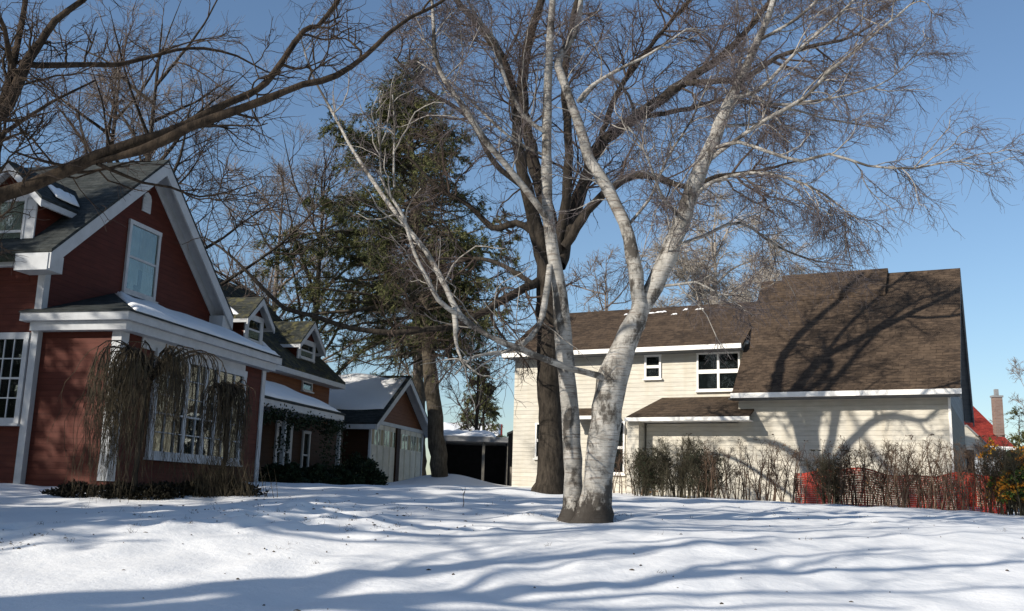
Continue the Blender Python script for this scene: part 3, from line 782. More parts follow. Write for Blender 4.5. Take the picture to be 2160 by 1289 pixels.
# ================================================================== things behind
def gable_house(name, label, px0, px1, pyeave, pyridge, pybase, Y, depth, wall, roof, rz=0, cat='house', snow=False):
    a = at(px0, pyeave, Y); b = at(px1, pyeave, Y); zr = at((px0 + px1) / 2, pyridge, Y + depth / 2)[2]; zb = at(px0, pybase, Y)[2] - .6
    L = b[0] - a[0]; ze = (a[2] + b[2]) / 2
    T = thing(name, label, cat, (a[0], Y, zb), rz)
    MB().prism([(0, 0), (0, ze - zb), (depth / 2, zr - zb - .1), (depth, ze - zb), (depth, 0)], 0, 0, L).build('wall', wall, T)
    MB().slab([(-.4, -.4, ze - zb - .1), (L + .4, -.4, ze - zb - .1), (L + .4, depth / 2, zr - zb), (-.4, depth / 2, zr - zb)], .12).slab([(-.4, depth / 2, zr - zb), (L + .4, depth / 2, zr - zb), (L + .4, depth + .4, ze - zb - .1), (-.4, depth + .4, ze - zb - .1)], .12).build('roof', roof, T)
    MB().box(-.4, L + .4, -.5, -.41, ze - zb - .26, ze - zb - .1).build('fascia', M['whitebright'], T)
    if snow:
        snow_sheet(T, [(-.3, -.3, ze - zb - .05), (L + .3, -.3, ze - zb - .05), (L + .3, depth / 2 - .1, zr - zb - .03), (-.3, depth / 2 - .1, zr - zb - .03)], 0, .14, nu=30, nv=10, seed=int(px0), edge=.1)
    return T, L, ze - zb, zr - zb
# dark open shed across the drive
A = at(925, 925, 44); B = at(1075, 925, 44); zb = 2.0
T = thing('carport', 'dark open carport with a snowy roof at the end of the drive', 'carport', (A[0], 44, zb))
Lc = B[0] - A[0]; zt = A[2] - zb
MB().box(0, Lc, 3.0, 3.15, -.5, zt - .1).box(-.0, .15, 0, 3.0, -.5, zt - .1).box(Lc - .15, Lc, .5, 3, -.5, zt - .1).build('wall', M['black'], T)
MB().box(-.3, Lc + .4, -.3, 3.4, zt - .1, zt + .12).build('roof', M['metal'], T)
snow_sheet(T, [(-.3, -.28, zt + .12), (Lc * .8, -.28, zt + .12), (Lc * .8, 3.3, zt + .34), (-.3, 3.3, zt + .34)], 0, .22, nu=24, nv=8, seed=77, edge=.05)
for k in (.62, .97): MB().box(Lc * k, Lc * k + .12, -.1, .02, -.5, zt - .1).build('post', M['greyfence'], T)
T, L_, _, _ = gable_house('distant_house', 'distant low house with a snow covered roof above the carport', 935, 1045, 918, 893, 1000, 62, 7, M['white'], M['roofred'], snow=True)
# tall dark boxes by the cream house: a fence panel and a shed
A = at(1072, 925, 36)
T = thing('garden_shed', 'dark garden shed with a rounded top against the cream house', 'shed', (A[0], 36, 2.0))
MB().prism([(0, -.4), (1.0, -.4), (1.0, 1.85), (.78, 2.0), (.3, 2.02), (0, 1.9)], 1, 0, 1.2).build('wall', M['black'], T)
MB().prism([(-.05, 1.88), (.3, 2.04), (.78, 2.02), (1.05, 1.84), (1.05, 1.90), (.79, 2.09), (.3, 2.11), (-.05, 1.95)], 1, -.08, 1.28).build('roof', M['metal'], T)
A = at(1076, 978, 35)
T = thing('fence_panel', 'low weathered grey board fence in front of the dark shed', 'fence', (A[0], 35, 1.9))
fb = MB()
for k in range(8): fb.box(k * .115, k * .115 + .1, 0, .03, -.3, .82 + .02 * (k % 2))
fb.build('boards', M['greyfence'], T); MB().box(0, .93, .032, .07, .55, .63).build('rail', M['greyfence'], T)
# red roofed house and its brick chimney far right
T, L_, ze_, zr_ = gable_house('red_roofed_house', 'house with a bright red roof and brick chimney beyond the cream house', 2040, 2116, 938, 856, 1000, 52, 8, M['white'], M['roofred'])
A = at(2112, 840, 52.5); 
ch = MB().box(L_ - .02, L_ + .42, .6, .95, 0, A[2] - T.location[2] + .05); ch = ch.build('chimney', M['redbrick'], T)
MB().box(L_ - .06, L_ + .46, .56, .99, A[2] - T.location[2] + .06, A[2] - T.location[2] + .16).box(L_ + .11, L_ + .29, .70, .88, A[2] - T.location[2] + .16, A[2] - T.location[2] + .5).build('chimney_cap', M['metal'], ch)
A = at(2026, 905, 36)
T = thing('lean_to_porch', 'small cream gabled porch with a dark underside right of the cream house', 'porch', (A[0], 36, 1.8))
MB().prism([(-.4, 1.9), (-.4, 2.85), (.25, 2.85), (1.15, 2.0), (.45, 2.25)], 1, 0, .1).build('gable', M['cream'], T)
MB().slab([(.2, -.1, 2.92), (.2, 2.4, 2.92), (1.25, 2.4, 1.92), (1.25, -.1, 1.92)], .06).build('roof', M['metal'], T)
MB().box(-.4, 1.0, 1.2, 1.3, -.3, 2.1).build('wall', M['black'], T)

# ================================================================== TREES
def px_line(pts, Y, k=None):
    """pts (x, y, width_px[, Y]) -> 3-D points and radii"""
    P, R = [], []
    for p in pts:
        yy = p[3] if len(p) > 3 else Y
        q = at(p[0], p[1], yy); P.append(q); R.append(p[2] / 2 / F_PX * yy * (k or 1))
    return P, R

# birch in front of the cream house
Yb = 14.0
bz = float(ground_z(1.05, 14.0))
stemA = px_line([(1206, 1104, 70), (1209, 1070, 50), (1209, 1000, 42), (1205, 900, 43), (1196, 790, 42), (1187, 700, 41), (1182, 620, 36), (1168, 540, 31), (1156, 450, 28), (1153, 330, 25), (1155, 200, 22), (1160, 90, 19), (1166, 0, 16), (1172, -120, 12), (1180, -260, 8)], Yb + .15, k=0.9)
stemB = px_line([(1252, 1108, 104), (1254, 1080, 82), (1258, 1045, 69), (1266, 970, 68), (1277, 890, 69), (1293, 800, 69), (1318, 730, 60), (1342, 672, 50), (1352, 640, 34)], Yb - .1, k=0.93)
B1 = px_line([(1335, 705, 34), (1344, 665, 36), (1346, 610, 34), (1333, 540, 33), (1316, 470, 31), (1283, 400, 30), (1243, 335, 28), (1218, 255, 24), (1186, 165, 20), (1178, 125, 19, 14.3), (1212, 70, 16, 14.4), (1226, 0, 14, 14.6), (1240, -120, 10, 14.8)], Yb - .1, k=0.92)
B2 = px_line([(1330, 712, 34), (1352, 660, 42), (1378, 608, 45), (1410, 540, 46), (1438, 470, 43), (1466, 390, 40), (1500, 310, 34), (1535, 225, 30, 14.4), (1570, 150, 24, 14.7), (1600, 85, 19, 15), (1632, 0, 15, 15.2), (1660, -130, 10, 15.4)], Yb, k=0.9)
C1 = px_line([(1305, 815, 30, 13.95), (1262, 792, 28, 13.72), (1205, 778, 26, 13.5), (1150, 757, 25, 13.3), (1095, 735, 25, 13.1), (1030, 708, 23, 12.9), (972, 665, 23, 12.8), (938, 600, 22, 12.8), (902, 535, 21, 12.9), (858, 480, 19, 13.1), (806, 410, 17, 13.3), (765, 350, 15, 13.5), (735, 300, 13, 13.7), (695, 225, 11, 14), (655, 150, 8, 14.2), (630, 60, 5, 14.4)], Yb, k=0.54)
C3 = px_line([(958, 650, 17, 12.7), (960, 690, 16, 12.6), (962, 722, 10, 12.55), (975, 760, 6, 12.5), (1010, 790, 4, 12.4)], Yb, k=.8)
C2 = px_line([(1000, 690, 24, 12.85), (962, 662, 22, 12.65), (925, 632, 20, 12.5), (902, 590, 18, 12.4), (872, 530, 16, 12.4), (850, 455, 13, 12.4), (815, 400, 11, 12.5), (798, 360, 8, 12.6)], Yb, k=0.52)
Dd = px_line([(1160, 560, 20, 14.1), (1150, 640, 20, 13.9), (1132, 695, 18, 13.7), (1098, 728, 15, 13.5), (1050, 745, 11, 13.2), (1000, 752, 7, 13), (960, 790, 5, 12.8)], Yb, k=0.7)
Fl = px_line([(1158, 470, 18, 14.1), (1118, 410, 18, 13.9), (1060, 340, 17, 13.7), (1018, 290, 17, 13.5), (985, 235, 16, 13.4), (945, 180, 14, 13.3), (918, 120, 12, 13.2), (915, 60, 10, 13.2), (912, 0, 8, 13.2), (905, -90, 5, 13.2)], Yb, k=0.85)
G1 = px_line([(1152, 280, 12, 14.1), (1100, 240, 12, 14), (1060, 150, 10, 13.9), (1048, 90, 9, 13.8), (1010, 40, 8, 13.7), (980, -10, 6, 13.6)], Yb, k=0.8)
G2 = px_line([(1218, 215, 11, 13.9), (1250, 180, 10, 13.8), (1300, 150, 10, 13.7), (1350, 125, 8, 13.6), (1395, 98, 6, 13.5), (1450, 60, 4, 13.4)], Yb, k=0.8)
G3 = px_line([(1225, 215, 9, 13.9), (1280, 160, 9, 14.2), (1325, 200, 8, 14.5), (1345, 260, 5, 14.6), (1360, 320, 3, 14.7)], Yb, k=0.8)
E1 = px_line([(1486, 345, 14, 14), (1545, 300, 13, 13.8), (1620, 250, 13, 13.6), (1700, 205, 12, 13.4), (1745, 155, 11, 13.3), (1800, 110, 10, 13.2), (1865, 55, 8, 13.1), (1925, 5, 6, 13), (1960, -50, 4, 13)], Yb, k=.72)
E2 = px_line([(1500, 315, 12, 14), (1560, 300, 12, 13.6), (1620, 320, 11, 13.3), (1690, 340, 10, 13.1), (1750, 325, 9, 12.9), (1830, 350, 8, 12.8), (1930, 355, 6, 12.7), (2010, 340, 5, 12.6), (2080, 350, 3, 12.6), (2140, 330, 2, 12.6)], Yb, k=.72)
E3 = px_line([(1455, 425, 14, 14), (1500, 385, 12, 13.8), (1580, 365, 11, 13.6), (1660, 375, 9, 13.4), (1740, 410, 6, 13.3), (1800, 460, 4, 13.3)], Yb, k=.72)
E4 = px_line([(1420, 520, 11, 14), (1480, 500, 10, 14.3), (1560, 470, 9, 14.6), (1640, 520, 7, 14.8), (1720, 550, 5, 15), (1800, 560, 3, 15)], Yb, k=.72)
E5 = px_line([(1545, 205, 14, 14.4), (1600, 190, 12, 14.2), (1680, 110, 10, 14), (1760, 40, 8, 13.8), (1830, -30, 6, 13.7)], Yb, k=.72)
E6 = px_line([(1560, 180, 12, 14.6), (1620, 220, 10, 14.4), (1700, 215, 8, 14.2), (1790, 200, 6, 14.1), (1880, 165, 4, 14), (1960, 80, 3, 14)], Yb, k=.72)
E7 = px_line([(1520, 265, 9, 14.2), (1600, 260, 9, 15), (1660, 230, 8, 15.4), (1740, 250, 6, 15.8), (1850, 270, 4, 16)], Yb, k=.72)
E8 = px_line([(1380, 605, 10, 14), (1430, 600, 8, 13.9), (1470, 596, 7, 13.8), (1520, 620, 5, 13.7), (1580, 625, 3, 13.6)], Yb, k=.72)
E9 = px_line([(1320, 480, 10, 13.9), (1370, 420, 9, 14.3), (1410, 330, 8, 14.7), (1460, 250, 6, 15), (1500, 160, 4, 15.2)], Yb, k=.72)
E10 = px_line([(1155, 330, 10, 14.2), (1090, 300, 9, 14.6), (1020, 240, 8, 15), (960, 180, 6, 15.2), (880, 130, 4, 15.3)], Yb, k=.72)
E11 = px_line([(1600, 85, 12, 15), (1680, 40, 10, 14.8), (1760, -30, 8, 14.6), (1850, -90, 5, 14.5)], Yb, k=.72)
E12 = px_line([(1440, 465, 10, 14), (1400, 420, 9, 13.6), (1380, 370, 8, 13.3), (1350, 300, 6, 13.1), (1300, 240, 4, 13)], Yb, k=.72)
V1 = px_line([(832, 395, 10, 12.6), (830, 330, 9, 12.6), (833, 270, 8, 12.6), (828, 200, 6, 12.6)], Yb, k=0.55)
V2_ = px_line([(804, 372, 9, 12.6), (802, 300, 8, 12.6), (803, 200, 5, 12.6)], Yb, k=0.55)
birch_levels = [
    dict(per=4.2, len=1.35, r=.011, r1=.0045, seg=8, wander=.22, trop=.02, sides=5, ang=(30, 60)),
    dict(per=8.5, len=.85, r=.0062, r1=.0030, seg=6, wander=.3, trop=-.05, sides=3, ang=(25, 55)),
    dict(per=6.6, len=.50, r=.0036, r1=.0016, seg=5, wander=.32, trop=-.08, sides=3, ang=(20, 50)),
]
make_tree('birch_tree', 'twin stemmed white birch standing on the snow in front of the cream house', 'tree', (1.05, 14.0, bz),
          [stemA, stemB], [B1, B2, C1, C2, C3, Dd, Fl, G1, G2, G3, E1, E2, E3, E4, E5, E6, E7, E8, E9, E10, E11, E12, V1, V2_],
          [M['birch'], M['birch'], M['birchlimb'], M['birchtwig']], None)
b_lines = [B1, B2, Fl, G1, G2, G3, E1, E2, E3, E4, E5, E6, E7, E8, E9, E10, E11, E12]
add_crown(bpy.data.objects['birch_tree'], (1.05, 14.0, bz), b_lines, birch_levels, [M['birchlimb'], M['birchtwig']], 2, .12)
add_crown(bpy.data.objects['birch_tree'], (1.05, 14.0, bz), [C1, C2, C3, Dd, V1, V2_], [dict(birch_levels[0], per=2.2), dict(birch_levels[1], per=3.0), dict(birch_levels[2], per=3.0)], [M['birchlimb'], M['birchtwig']], 2, .12)
# dark old tree behind the birch
Yo = 21.0; oz = float(ground_z(.85, Yo))
tr = px_line([(1158, 1055, 104), (1160, 1032, 78), (1163, 1000, 64), (1162, 900, 58), (1158, 780, 55), (1157, 680, 56), (1158, 600, 62), (1160, 545, 64)], Yo)
O = []
O.append(px_line([(1150, 560, 42), (1128, 470, 38), (1108, 390, 32, 20.6), (1092, 300, 28, 20.3), (1086, 210, 25, 20), (1058, 120, 22, 19.8), (1005, 50, 19, 19.7), (955, -10, 16, 19.6), (900, -90, 10, 19.6)], Yo))
O.append(px_line([(1165, 560, 44), (1160, 470, 40, 21.3), (1130, 360, 34, 21.6), (1108, 260, 30, 22), (1103, 160, 27, 22), (1120, 70, 24, 22), (1142, 0, 20, 22), (1160, -120, 14, 22)], Yo))
O.append(px_line([(1178, 560, 42), (1205, 470, 38, 21.4), (1235, 380, 34, 21.8), (1262, 310, 32, 22), (1330, 255, 30, 22), (1400, 205, 27, 22), (1445, 172, 24, 22), (1520, 120, 20, 22), (1580, 60, 15, 22), (1640, -20, 10, 22)], Yo))
O.append(px_line([(1440, 175, 17, 22), (1500, 172, 16, 21.6), (1570, 165, 15, 21.4), (1640, 120, 13, 21.2), (1710, 98, 11, 21), (1790, 80, 7, 21), (1860, 40, 4, 21)], Yo))
O.append(px_line([(1190, 520, 26, 20.9), (1240, 445, 24, 20.6), (1290, 395, 22, 20.4), (1335, 370, 20, 20.2), (1390, 375, 18, 20), (1450, 395, 14, 20), (1510, 372, 11, 20), (1600, 360, 8, 20), (1680, 340, 5, 20)], Yo))
O.append(px_line([(1142, 590, 24), (1100, 612, 22, 20.6), (1050, 640, 21, 20.2), (1005, 668, 18, 19.9), (950, 690, 14, 19.7), (890, 695, 12, 19.6)], Yo))
O.append(px_line([(1140, 500, 20), (1090, 470, 18, 21.5), (1040, 480, 16, 22), (985, 430, 12, 22), (930, 400, 9, 22), (860, 330, 5, 22)], Yo))
O.append(px_line([(1172, 540, 28), (1195, 420, 26, 20.7), (1200, 300, 22, 20.5), (1190, 180, 19, 20.4), (1205, 60, 16, 20.4), (1230, -60, 10, 20.4)], Yo))
O.append(px_line([(1110, 400, 16, 20.6), (1040, 340, 14, 20.3), (990, 250, 12, 20), (900, 190, 9, 19.8), (830, 120, 6, 19.6)], Yo))
O.append(px_line([(1262, 310, 16, 22), (1300, 200, 14, 22.4), (1370, 100, 12, 22.8), (1420, 40, 9, 23), (1480, -30, 6, 23)], Yo))
O.append(px_line([(1340, 250, 14, 22), (1450, 230, 12, 22.6), (1540, 210, 9, 23), (1650, 230, 6, 23.4)], Yo))
O.append(px_line([(1125, 600, 14), (1060, 560, 12, 22), (1000, 545, 10, 22.6), (930, 560, 7, 23), (860, 530, 4, 23.4)], Yo))
oak_levels = [
    dict(per=2.3, len=2.3, r=.030, r1=.010, seg=8, wander=.2, trop=.04, sides=5, ang=(35, 70)),
    dict(per=7.0, len=1.15, r=.012, r1=.006, seg=6, wander=.24, trop=.03, sides=4, ang=(30, 65)),
    dict(per=7.0, len=.62, r=.0062, r1=.0032, seg=4, wander=.24, trop=.0, sides=3, ang=(30, 60)),
]
make_tree('spreading_tree', 'large dark trunked bare tree with spreading limbs behind the white birch', 'tree', (.85, Yo, oz),
          [(tr[0], [q_ * .93 for q_ in tr[1]])], [(a_, [q_ * .86 for q_ in b_]) for a_, b_ in O], [M['oak'], M['oak'], M['oaktwig'], M['oaktwig']], oak_levels, fine_levels=1, t0=.15)

OX = px_line([(940, 691, 13, 19.7), (890, 696, 12, 19.6), (830, 702, 12, 19.5), (740, 692, 11, 19.4), (655, 664, 10, 19.3), (600, 650, 9, 19.2), (550, 603, 8, 19.1), (500, 552, 6, 19), (465, 522, 5, 19), (430, 500, 3, 19)], 19.5)
p_, r_ = smooth_line(*OX, .22, .02); V, F = tubes(p_[None], r_[None], 8)
mesh_obj('limb', V, F, M['oak'], bpy.data.objects['spreading_tree'], True, (.85, Yo, oz))
add_crown(bpy.data.objects['spreading_tree'], (.85, Yo, oz), [OX], [dict(per=.9, len=1.3, r=.018, r1=.006, seg=7, wander=.22, trop=.05, sides=4), dict(per=3, len=.5, r=.007, r1=.003, seg=4, wander=.25, trop=0, sides=3)], [M['oak'], M['oaktwig']], 1, .3)

# big tree just outside the left edge: its limbs reach into the picture, its upper limbs shade the cream house
T1 = np.array([-7.7, 11.6]); t1z = float(ground_z(*T1))
trunk = ([(T1[0], T1[1], t1z - .3), (T1[0], T1[1], t1z + .5), (T1[0] - .05, T1[1] + .05, 4.0), (T1[0] + .05, T1[1], 7.5), (T1[0] + .15, T1[1] + .05, 10.5), (T1[0] + .2, T1[1] + .1, 12.6)],
         [.62, .50, .44, .42, .42, .45])
LM = []
LM.append(([(T1[0], T1[1], 3.4), (-6.9, 10.6, 3.9)] + px_line([(-60, 440, 0, 9), (60, 395, 0, 9), (160, 350, 0, 9), (250, 312, 0, 9), (340, 285, 0, 9.1), (440, 238, 0, 9.3), (520, 200, 0, 9.5), (560, 175, 0, 9.6), (598, 125, 0, 9.7), (640, 64, 0, 9.8), (670, 55, 0, 9.9), (710, 5, 0, 10), (750, -60, 0, 10)], 9)[0],
           [.16, .12, .10, .088, .082, .075, .070, .058, .050, .048, .043, .040, .036, .032, .025]))
LM.append((px_line([(150, 354, 0, 9.0), (300, 316, 0, 8.93), (400, 270, 0, 8.9), (480, 240, 0, 8.95), (560, 210, 0, 9), (640, 178, 0, 9.1), (710, 160, 0, 9.2), (770, 118, 0, 9.3), (820, 70, 0, 9.4), (870, 35, 0, 9.5), (930, 5, 0, 9.6), (1000, -50, 0, 9.7)], 9)[0],
           [.02, .06, .062, .058, .052, .045, .042, .036, .030, .026, .022, .016]))
LM.append(([(T1[0], T1[1], 4.6), (-6.9, 10.8, 5.1)] + px_line([(-30, 260, 0, 9.6), (15, 225, 0, 9.8), (55, 135, 0, 10), (85, 90, 0, 10.1), (115, 45, 0, 10.2), (175, 0, 0, 10.3), (240, -70, 0, 10.4)], 10)[0],
           [.17, .14, .115, .10, .085, .075, .06, .05, .035]))
LM.append((px_line([(5, 220, 0, 9.8), (25, 150, 0, 10.1), (42, 70, 0, 10.4), (55, -10, 0, 10.6), (60, -100, 0, 10.8)], 10)[0], [.08, .065, .055, .045, .03]))
LM.append((px_line([(55, 136, 0, 10), (110, 138, 0, 10.3), (190, 137, 0, 10.7), (250, 136, 0, 11), (310, 122, 0, 11.2), (370, 106, 0, 11.4), (430, 102, 0, 11.6), (500, 118, 0, 11.8), (560, 150, 0, 12), (620, 165, 0, 12.2)], 10)[0],
           [.045, .042, .036, .034, .030, .027, .024, .019, .012, .007]))
LM.append((px_line([(40, 170, 0, 10), (20, 120, 0, 9.7), (10, 60, 0, 9.4), (-20, 0, 0, 9.2)], 10)[0], [.06, .05, .04, .03]))
LM.append(([(T1[0], T1[1], 3.0), (-7.0, 10.9, 3.4)] + px_line([(-40, 470, 0, 10), (0, 300, 0, 10.4), (25, 270, 0, 10.6), (110, 215, 0, 10.8), (200, 170, 0, 11)], 10)[0], [.10, .08, .05, .04, .035, .025, .015]))
# limbs and twigs hanging over the roof corner
LM.append((px_line([(205, 345, 0, 8.95), (240, 360, 0, 9.1), (300, 385, 0, 9.3), (360, 395, 0, 9.5), (420, 415, 0, 9.8), (480, 405, 0, 10.1), (540, 385, 0, 10.4)], 9)[0], [.025, .022, .018, .015, .013, .010, .006]))
LM.append((px_line([(150, 352, 0, 9), (90, 340, 0, 8.8), (30, 320, 0, 8.6)], 9)[0], [.02, .015, .010]))
def back_to_tree(Pw, horiz):
    k = horiz / math.cos(SUN_EL)
    return np.array(Pw) - SDIR * k
for k_ in range(7):
    az_ = k_ * 2.4 + 1; p0_ = np.array([T1[0] + .1, T1[1], 7.5 + k_ * .8]); q_ = [p0_]; dd_ = np.array([math.cos(az_) * .6, math.sin(az_) * .6, .8])
    for j_ in range(4): dd_ = norm(dd_ + rng.normal(0, .12, 3)); q_.append(q_[-1] + dd_ * 1.3)
    LM.append((q_, [.17, .13, .09, .06, .02]))
for i_, k_ in enumerate((.74, .74, .62, .62, .8, .6, .7, .8, .8)): LM[i_] = (LM[i_][0], [q_ * k_ for q_ in LM[i_][1]])
SEEN = LM[:-7]; SHADE = LM[-7:]
maple_levels = [
    dict(per=1.7, len=1.0, r=.016, r1=.006, seg=8, wander=.2, trop=.06, sides=5, ang=(30, 65)),
    dict(per=6.0, len=.75, r=.0075, r1=.0035, seg=5, wander=.25, trop=.03, sides=4, ang=(30, 65)),
    dict(per=4.5, len=.38, r=.0038, r1=.0018, seg=4, wander=.25, trop=.0, sides=3, ang=(25, 60)),
]
T = make_tree('maple_tree', 'bare rough barked tree at the left edge with long limbs sweeping across the sky', 'tree', (T1[0], T1[1], t1z),
          [trunk], LM, [M['maple'], M['maple'], M['oaktwig'], M['oaktwig']], None)
add_crown(T, (T1[0], T1[1], t1z), SEEN, maple_levels, [M['maple'], M['oaktwig']], 1, .1)
add_crown(T, (T1[0], T1[1], t1z), SHADE, [dict(per=.7, len=2.6, r=.035, r1=.012, seg=7, wander=.18, trop=.05, sides=5), dict(per=5, len=1.1, r=.012, r1=.006, seg=5, wander=.22, trop=.02, sides=3)], [M['maple'], M['oaktwig']], 1, .3)

# tree behind the viewer whose long limb shades the near lawn
def ground_hit(x, y):
    d = ray(x, y); lo, hi = .0, 60.
    t = 3.0
    while t < 60:
        p = CAMP + d / d[1] * t
        if p[2] < base_z(p[0], p[1]): return p
        t += .02
    return p
def shade_line(pts, horiz, kw=.42):
    P_, R_ = [], []
    for (x, y, wpx) in pts:
        q = ground_hit(x, y); P_.append(back_to_tree(q, horiz)); R_.append(max(.008, wpx * kw * .01))
    return P_, R_
HZ2 = 15.0
near = [
    [(-300, 1320, 100), (0, 1306, 92), (300, 1292, 84), (540, 1274, 76), (760, 1264, 66), (960, 1254, 54), (1150, 1243, 44), (1300, 1235, 40), (1420, 1224, 34), (1560, 1214, 30), (1700, 1208, 26), (1900, 1196, 21), (2160, 1190, 16), (2400, 1182, 10)],
    [(480, 1272, 44), (560, 1246, 36), (610, 1228, 28), (680, 1212, 20), (760, 1206, 17), (850, 1190, 14), (900, 1172, 11), (960, 1158, 8), (1080, 1147, 5)],
    [(600, 1262, 30), (680, 1236, 22), (760, 1216, 18), (860, 1200, 15), (960, 1184, 12), (1080, 1172, 9), (1220, 1160, 6)],
    [(860, 1258, 24), (1000, 1228, 18), (1080, 1206, 13), (1180, 1192, 10), (1260, 1184, 8), (1400, 1170, 5)],
    [(1003, 1182, 9), (995, 1166, 9), (970, 1150, 8), (930, 1132, 5)],
    [(1420, 1224, 20), (1500, 1204, 16), (1580, 1190, 14), (1680, 1180, 11), (1800, 1166, 8), (1950, 1158, 5)],
    [(1600, 1212, 14), (1700, 1194, 12), (1780, 1176, 10), (1900, 1168, 7)],
    [(700, 1272, 40), (900, 1290, 34), (1200, 1300, 26), (1500, 1306, 18)],
    [(900, 1262, 22), (1150, 1266, 18), (1400, 1254, 15), (1700, 1250, 12), (2160, 1236, 8)],
    [(1040, 1270, 16), (1300, 1284, 14), (1600, 1276, 11), (1900, 1278, 8)],
    [(1000, 1120, 12), (1200, 1122, 10), (1400, 1116, 8), (1700, 1124, 5)],
]
NL = [shade_line(s, HZ2) for s in near]
t2 = np.array(NL[0][0][0]) + np.array([-1.2, -.6, 0]); t2z = float(ground_z(t2[0], t2[1]))
NL[0] = ([np.array([t2[0], t2[1], t2[2] - 1.4])] + NL[0][0], [.3] + NL[0][1])
tk = ([(t2[0] - .1, t2[1], t2z - .2), (t2[0], t2[1], t2z + 2), (t2[0], t2[1], t2[2] - 1.0), (t2[0] - .4, t2[1] - .4, t2[2] + 3), (t2[0] - .2, t2[1] - .6, t2[2] + 6)], [.5, .42, .36, .25, .12])
T = make_tree('street_tree', 'old bare tree behind the viewer whose limb shades the near lawn', 'tree', (t2[0], t2[1], t2z), [tk], NL,
          [M['maple'], M['maple'], M['oaktwig'], M['oaktwig']],
          [dict(per=1.2, len=1.7, r=.025, r1=.008, seg=6, wander=.2, trop=.03, sides=4), dict(per=4, len=.8, r=.009, r1=.004, seg=5, wander=.24, trop=.0, sides=3)], fine_levels=1, t0=.1)

mid = [
    [(-300, 1138, 60), (0, 1130, 55), (250, 1120, 50), (500, 1113, 45), (750, 1122, 38), (1000, 1128, 24), (1300, 1120, 14)],
    [(-300, 1102, 46), (0, 1099, 42), (300, 1091, 38), (600, 1098, 30), (800, 1092, 20), (950, 1088, 8)],
    [(-300, 1070, 34), (100, 1066, 32), (400, 1071, 26), (700, 1078, 20), (1000, 1068, 10)],
    [(800, 1092, 14), (1000, 1098, 18), (1200, 1108, 16), (1500, 1110, 13), (1900, 1118, 7)],
    [(1250, 1062, 18), (1600, 1082, 15), (2000, 1098, 11), (2250, 1104, 6)],
    [(1300, 1150, 10), (1500, 1144, 12), (1800, 1136, 9), (2200, 1128, 6)],
    [(500, 1113, 20), (620, 1130, 16), (800, 1138, 12), (1000, 1145, 7)],
]
ML = [shade_line(q_, 14.0, .36) for q_ in mid]  # limbs of an added unseen tree, laid sunward of the wanted shade streaks
t3 = np.array(ML[0][0][0]) + np.array([-1.0, -.2, 0]); t3z = float(ground_z(t3[0], t3[1]))
for k_ in (0, 1, 2): ML[k_] = ([np.array([t3[0], t3[1], t3[2] - .9 + .5 * k_])] + ML[k_][0], [.26] + ML[k_][1])
make_tree('street_tree', 'wide bare tree added out of view so its limbs streak the middle of the lawn with shade', 'tree', (t3[0], t3[1], t3z),
          [([(t3[0], t3[1], t3z - .2), (t3[0], t3[1], t3z + 2), (t3[0], t3[1], t3[2] - .5), (t3[0] - .3, t3[1] - .2, t3[2] + 3), (t3[0] - .2, t3[1] - .3, t3[2] + 5.5)], [.45, .38, .33, .2, .08])], ML,
          [M['maple'], M['maple'], M['oaktwig'], M['oaktwig']],
          [dict(per=1.6, len=1.6, r=.022, r1=.008, seg=6, wander=.2, trop=.03, sides=4), dict(per=4, len=.8, r=.009, r1=.004, seg=5, wander=.24, trop=.0, sides=3)], fine_levels=1, t0=.1)

# generic bare tree
def bare_tree(name, label, X, Y, H, spread, mats, seed, lean=0, nl=8, dens=1.0, trunk_r=None, fork=.3, trop=.05, group=None, thick=1.0, limb_up=(25, 60)):
    global rng
    keep = rng; rng = np.random.default_rng(seed)
    z0 = float(ground_z(X, Y)); r0 = trunk_r or H * .0135
    pts = [(X, Y, z0 - .3), (X + lean * .05, Y, z0 + H * .15), (X + lean * .2, Y, z0 + H * .4), (X + lean * .5, Y, z0 + H * .7), (X + lean, Y, z0 + H)]
    rad = [r0 * 1.3, r0, r0 * .8, r0 * .42, r0 * .1]
    limbs = []
    for i in range(nl):
        t = fork + (1 - fork) * (i / nl) * .85
        zz = z0 + H * t; az = i * 2.4 + rng.uniform(-.4, .4); L = spread * (1.15 - .7 * (t - fork)) * rng.uniform(.8, 1.15)
        el = math.radians(rng.uniform(*limb_up)); p0 = np.array([X + lean * t * t, Y, zz])
        d = np.array([math.cos(az) * math.cos(el), math.sin(az) * math.cos(el), math.sin(el)])
        P_ = [p0]
        for k in range(4):
            d = norm(d + rng.normal(0, .13, 3) + np.array([0, 0, trop])); P_.append(P_[-1] + d * L / 4)
        rr = r0 * .5 * (1.1 - .6 * t)
        limbs.append((P_, [rr, rr * .75, rr * .55, rr * .35, rr * .12]))
    lev = [dict(per=1.6 * dens, len=spread * .42, r=.03 * thick, r1=.010 * thick, seg=6, wander=.2, trop=trop * .6, sides=4, ang=(30, 60)),
           dict(per=6 * dens, len=spread * .22, r=.012 * thick, r1=.006 * thick, seg=5, wander=.22, trop=trop * .4, sides=3, ang=(25, 60)),
           dict(per=5 * dens, len=spread * .12, r=.007 * thick, r1=.004 * thick, seg=3, wander=.22, trop=0, sides=3, ang=(25, 60))]
    T = make_tree(name, label, 'tree', (X, Y, z0), [(pts, rad)], limbs, mats, lev, group=group, crown_from='all', fine_levels=1)
    rng = keep
    return T
fm = [M['oak'], M['oak'], M['oaktwig'], M['oaktwig']]
gm = [M['farbark']] * 4
gm2 = [M['oak'], M['oak'], M['oaktwig'], M['farbark']]
pm = [M['palebark']] * 4
bare_tree('bare_tree', 'tall bare tree rising behind the roof of the red house at far left', -14.5, 34, 15.5, 6.0, fm, 11, nl=15, thick=1.0, dens=1.1)
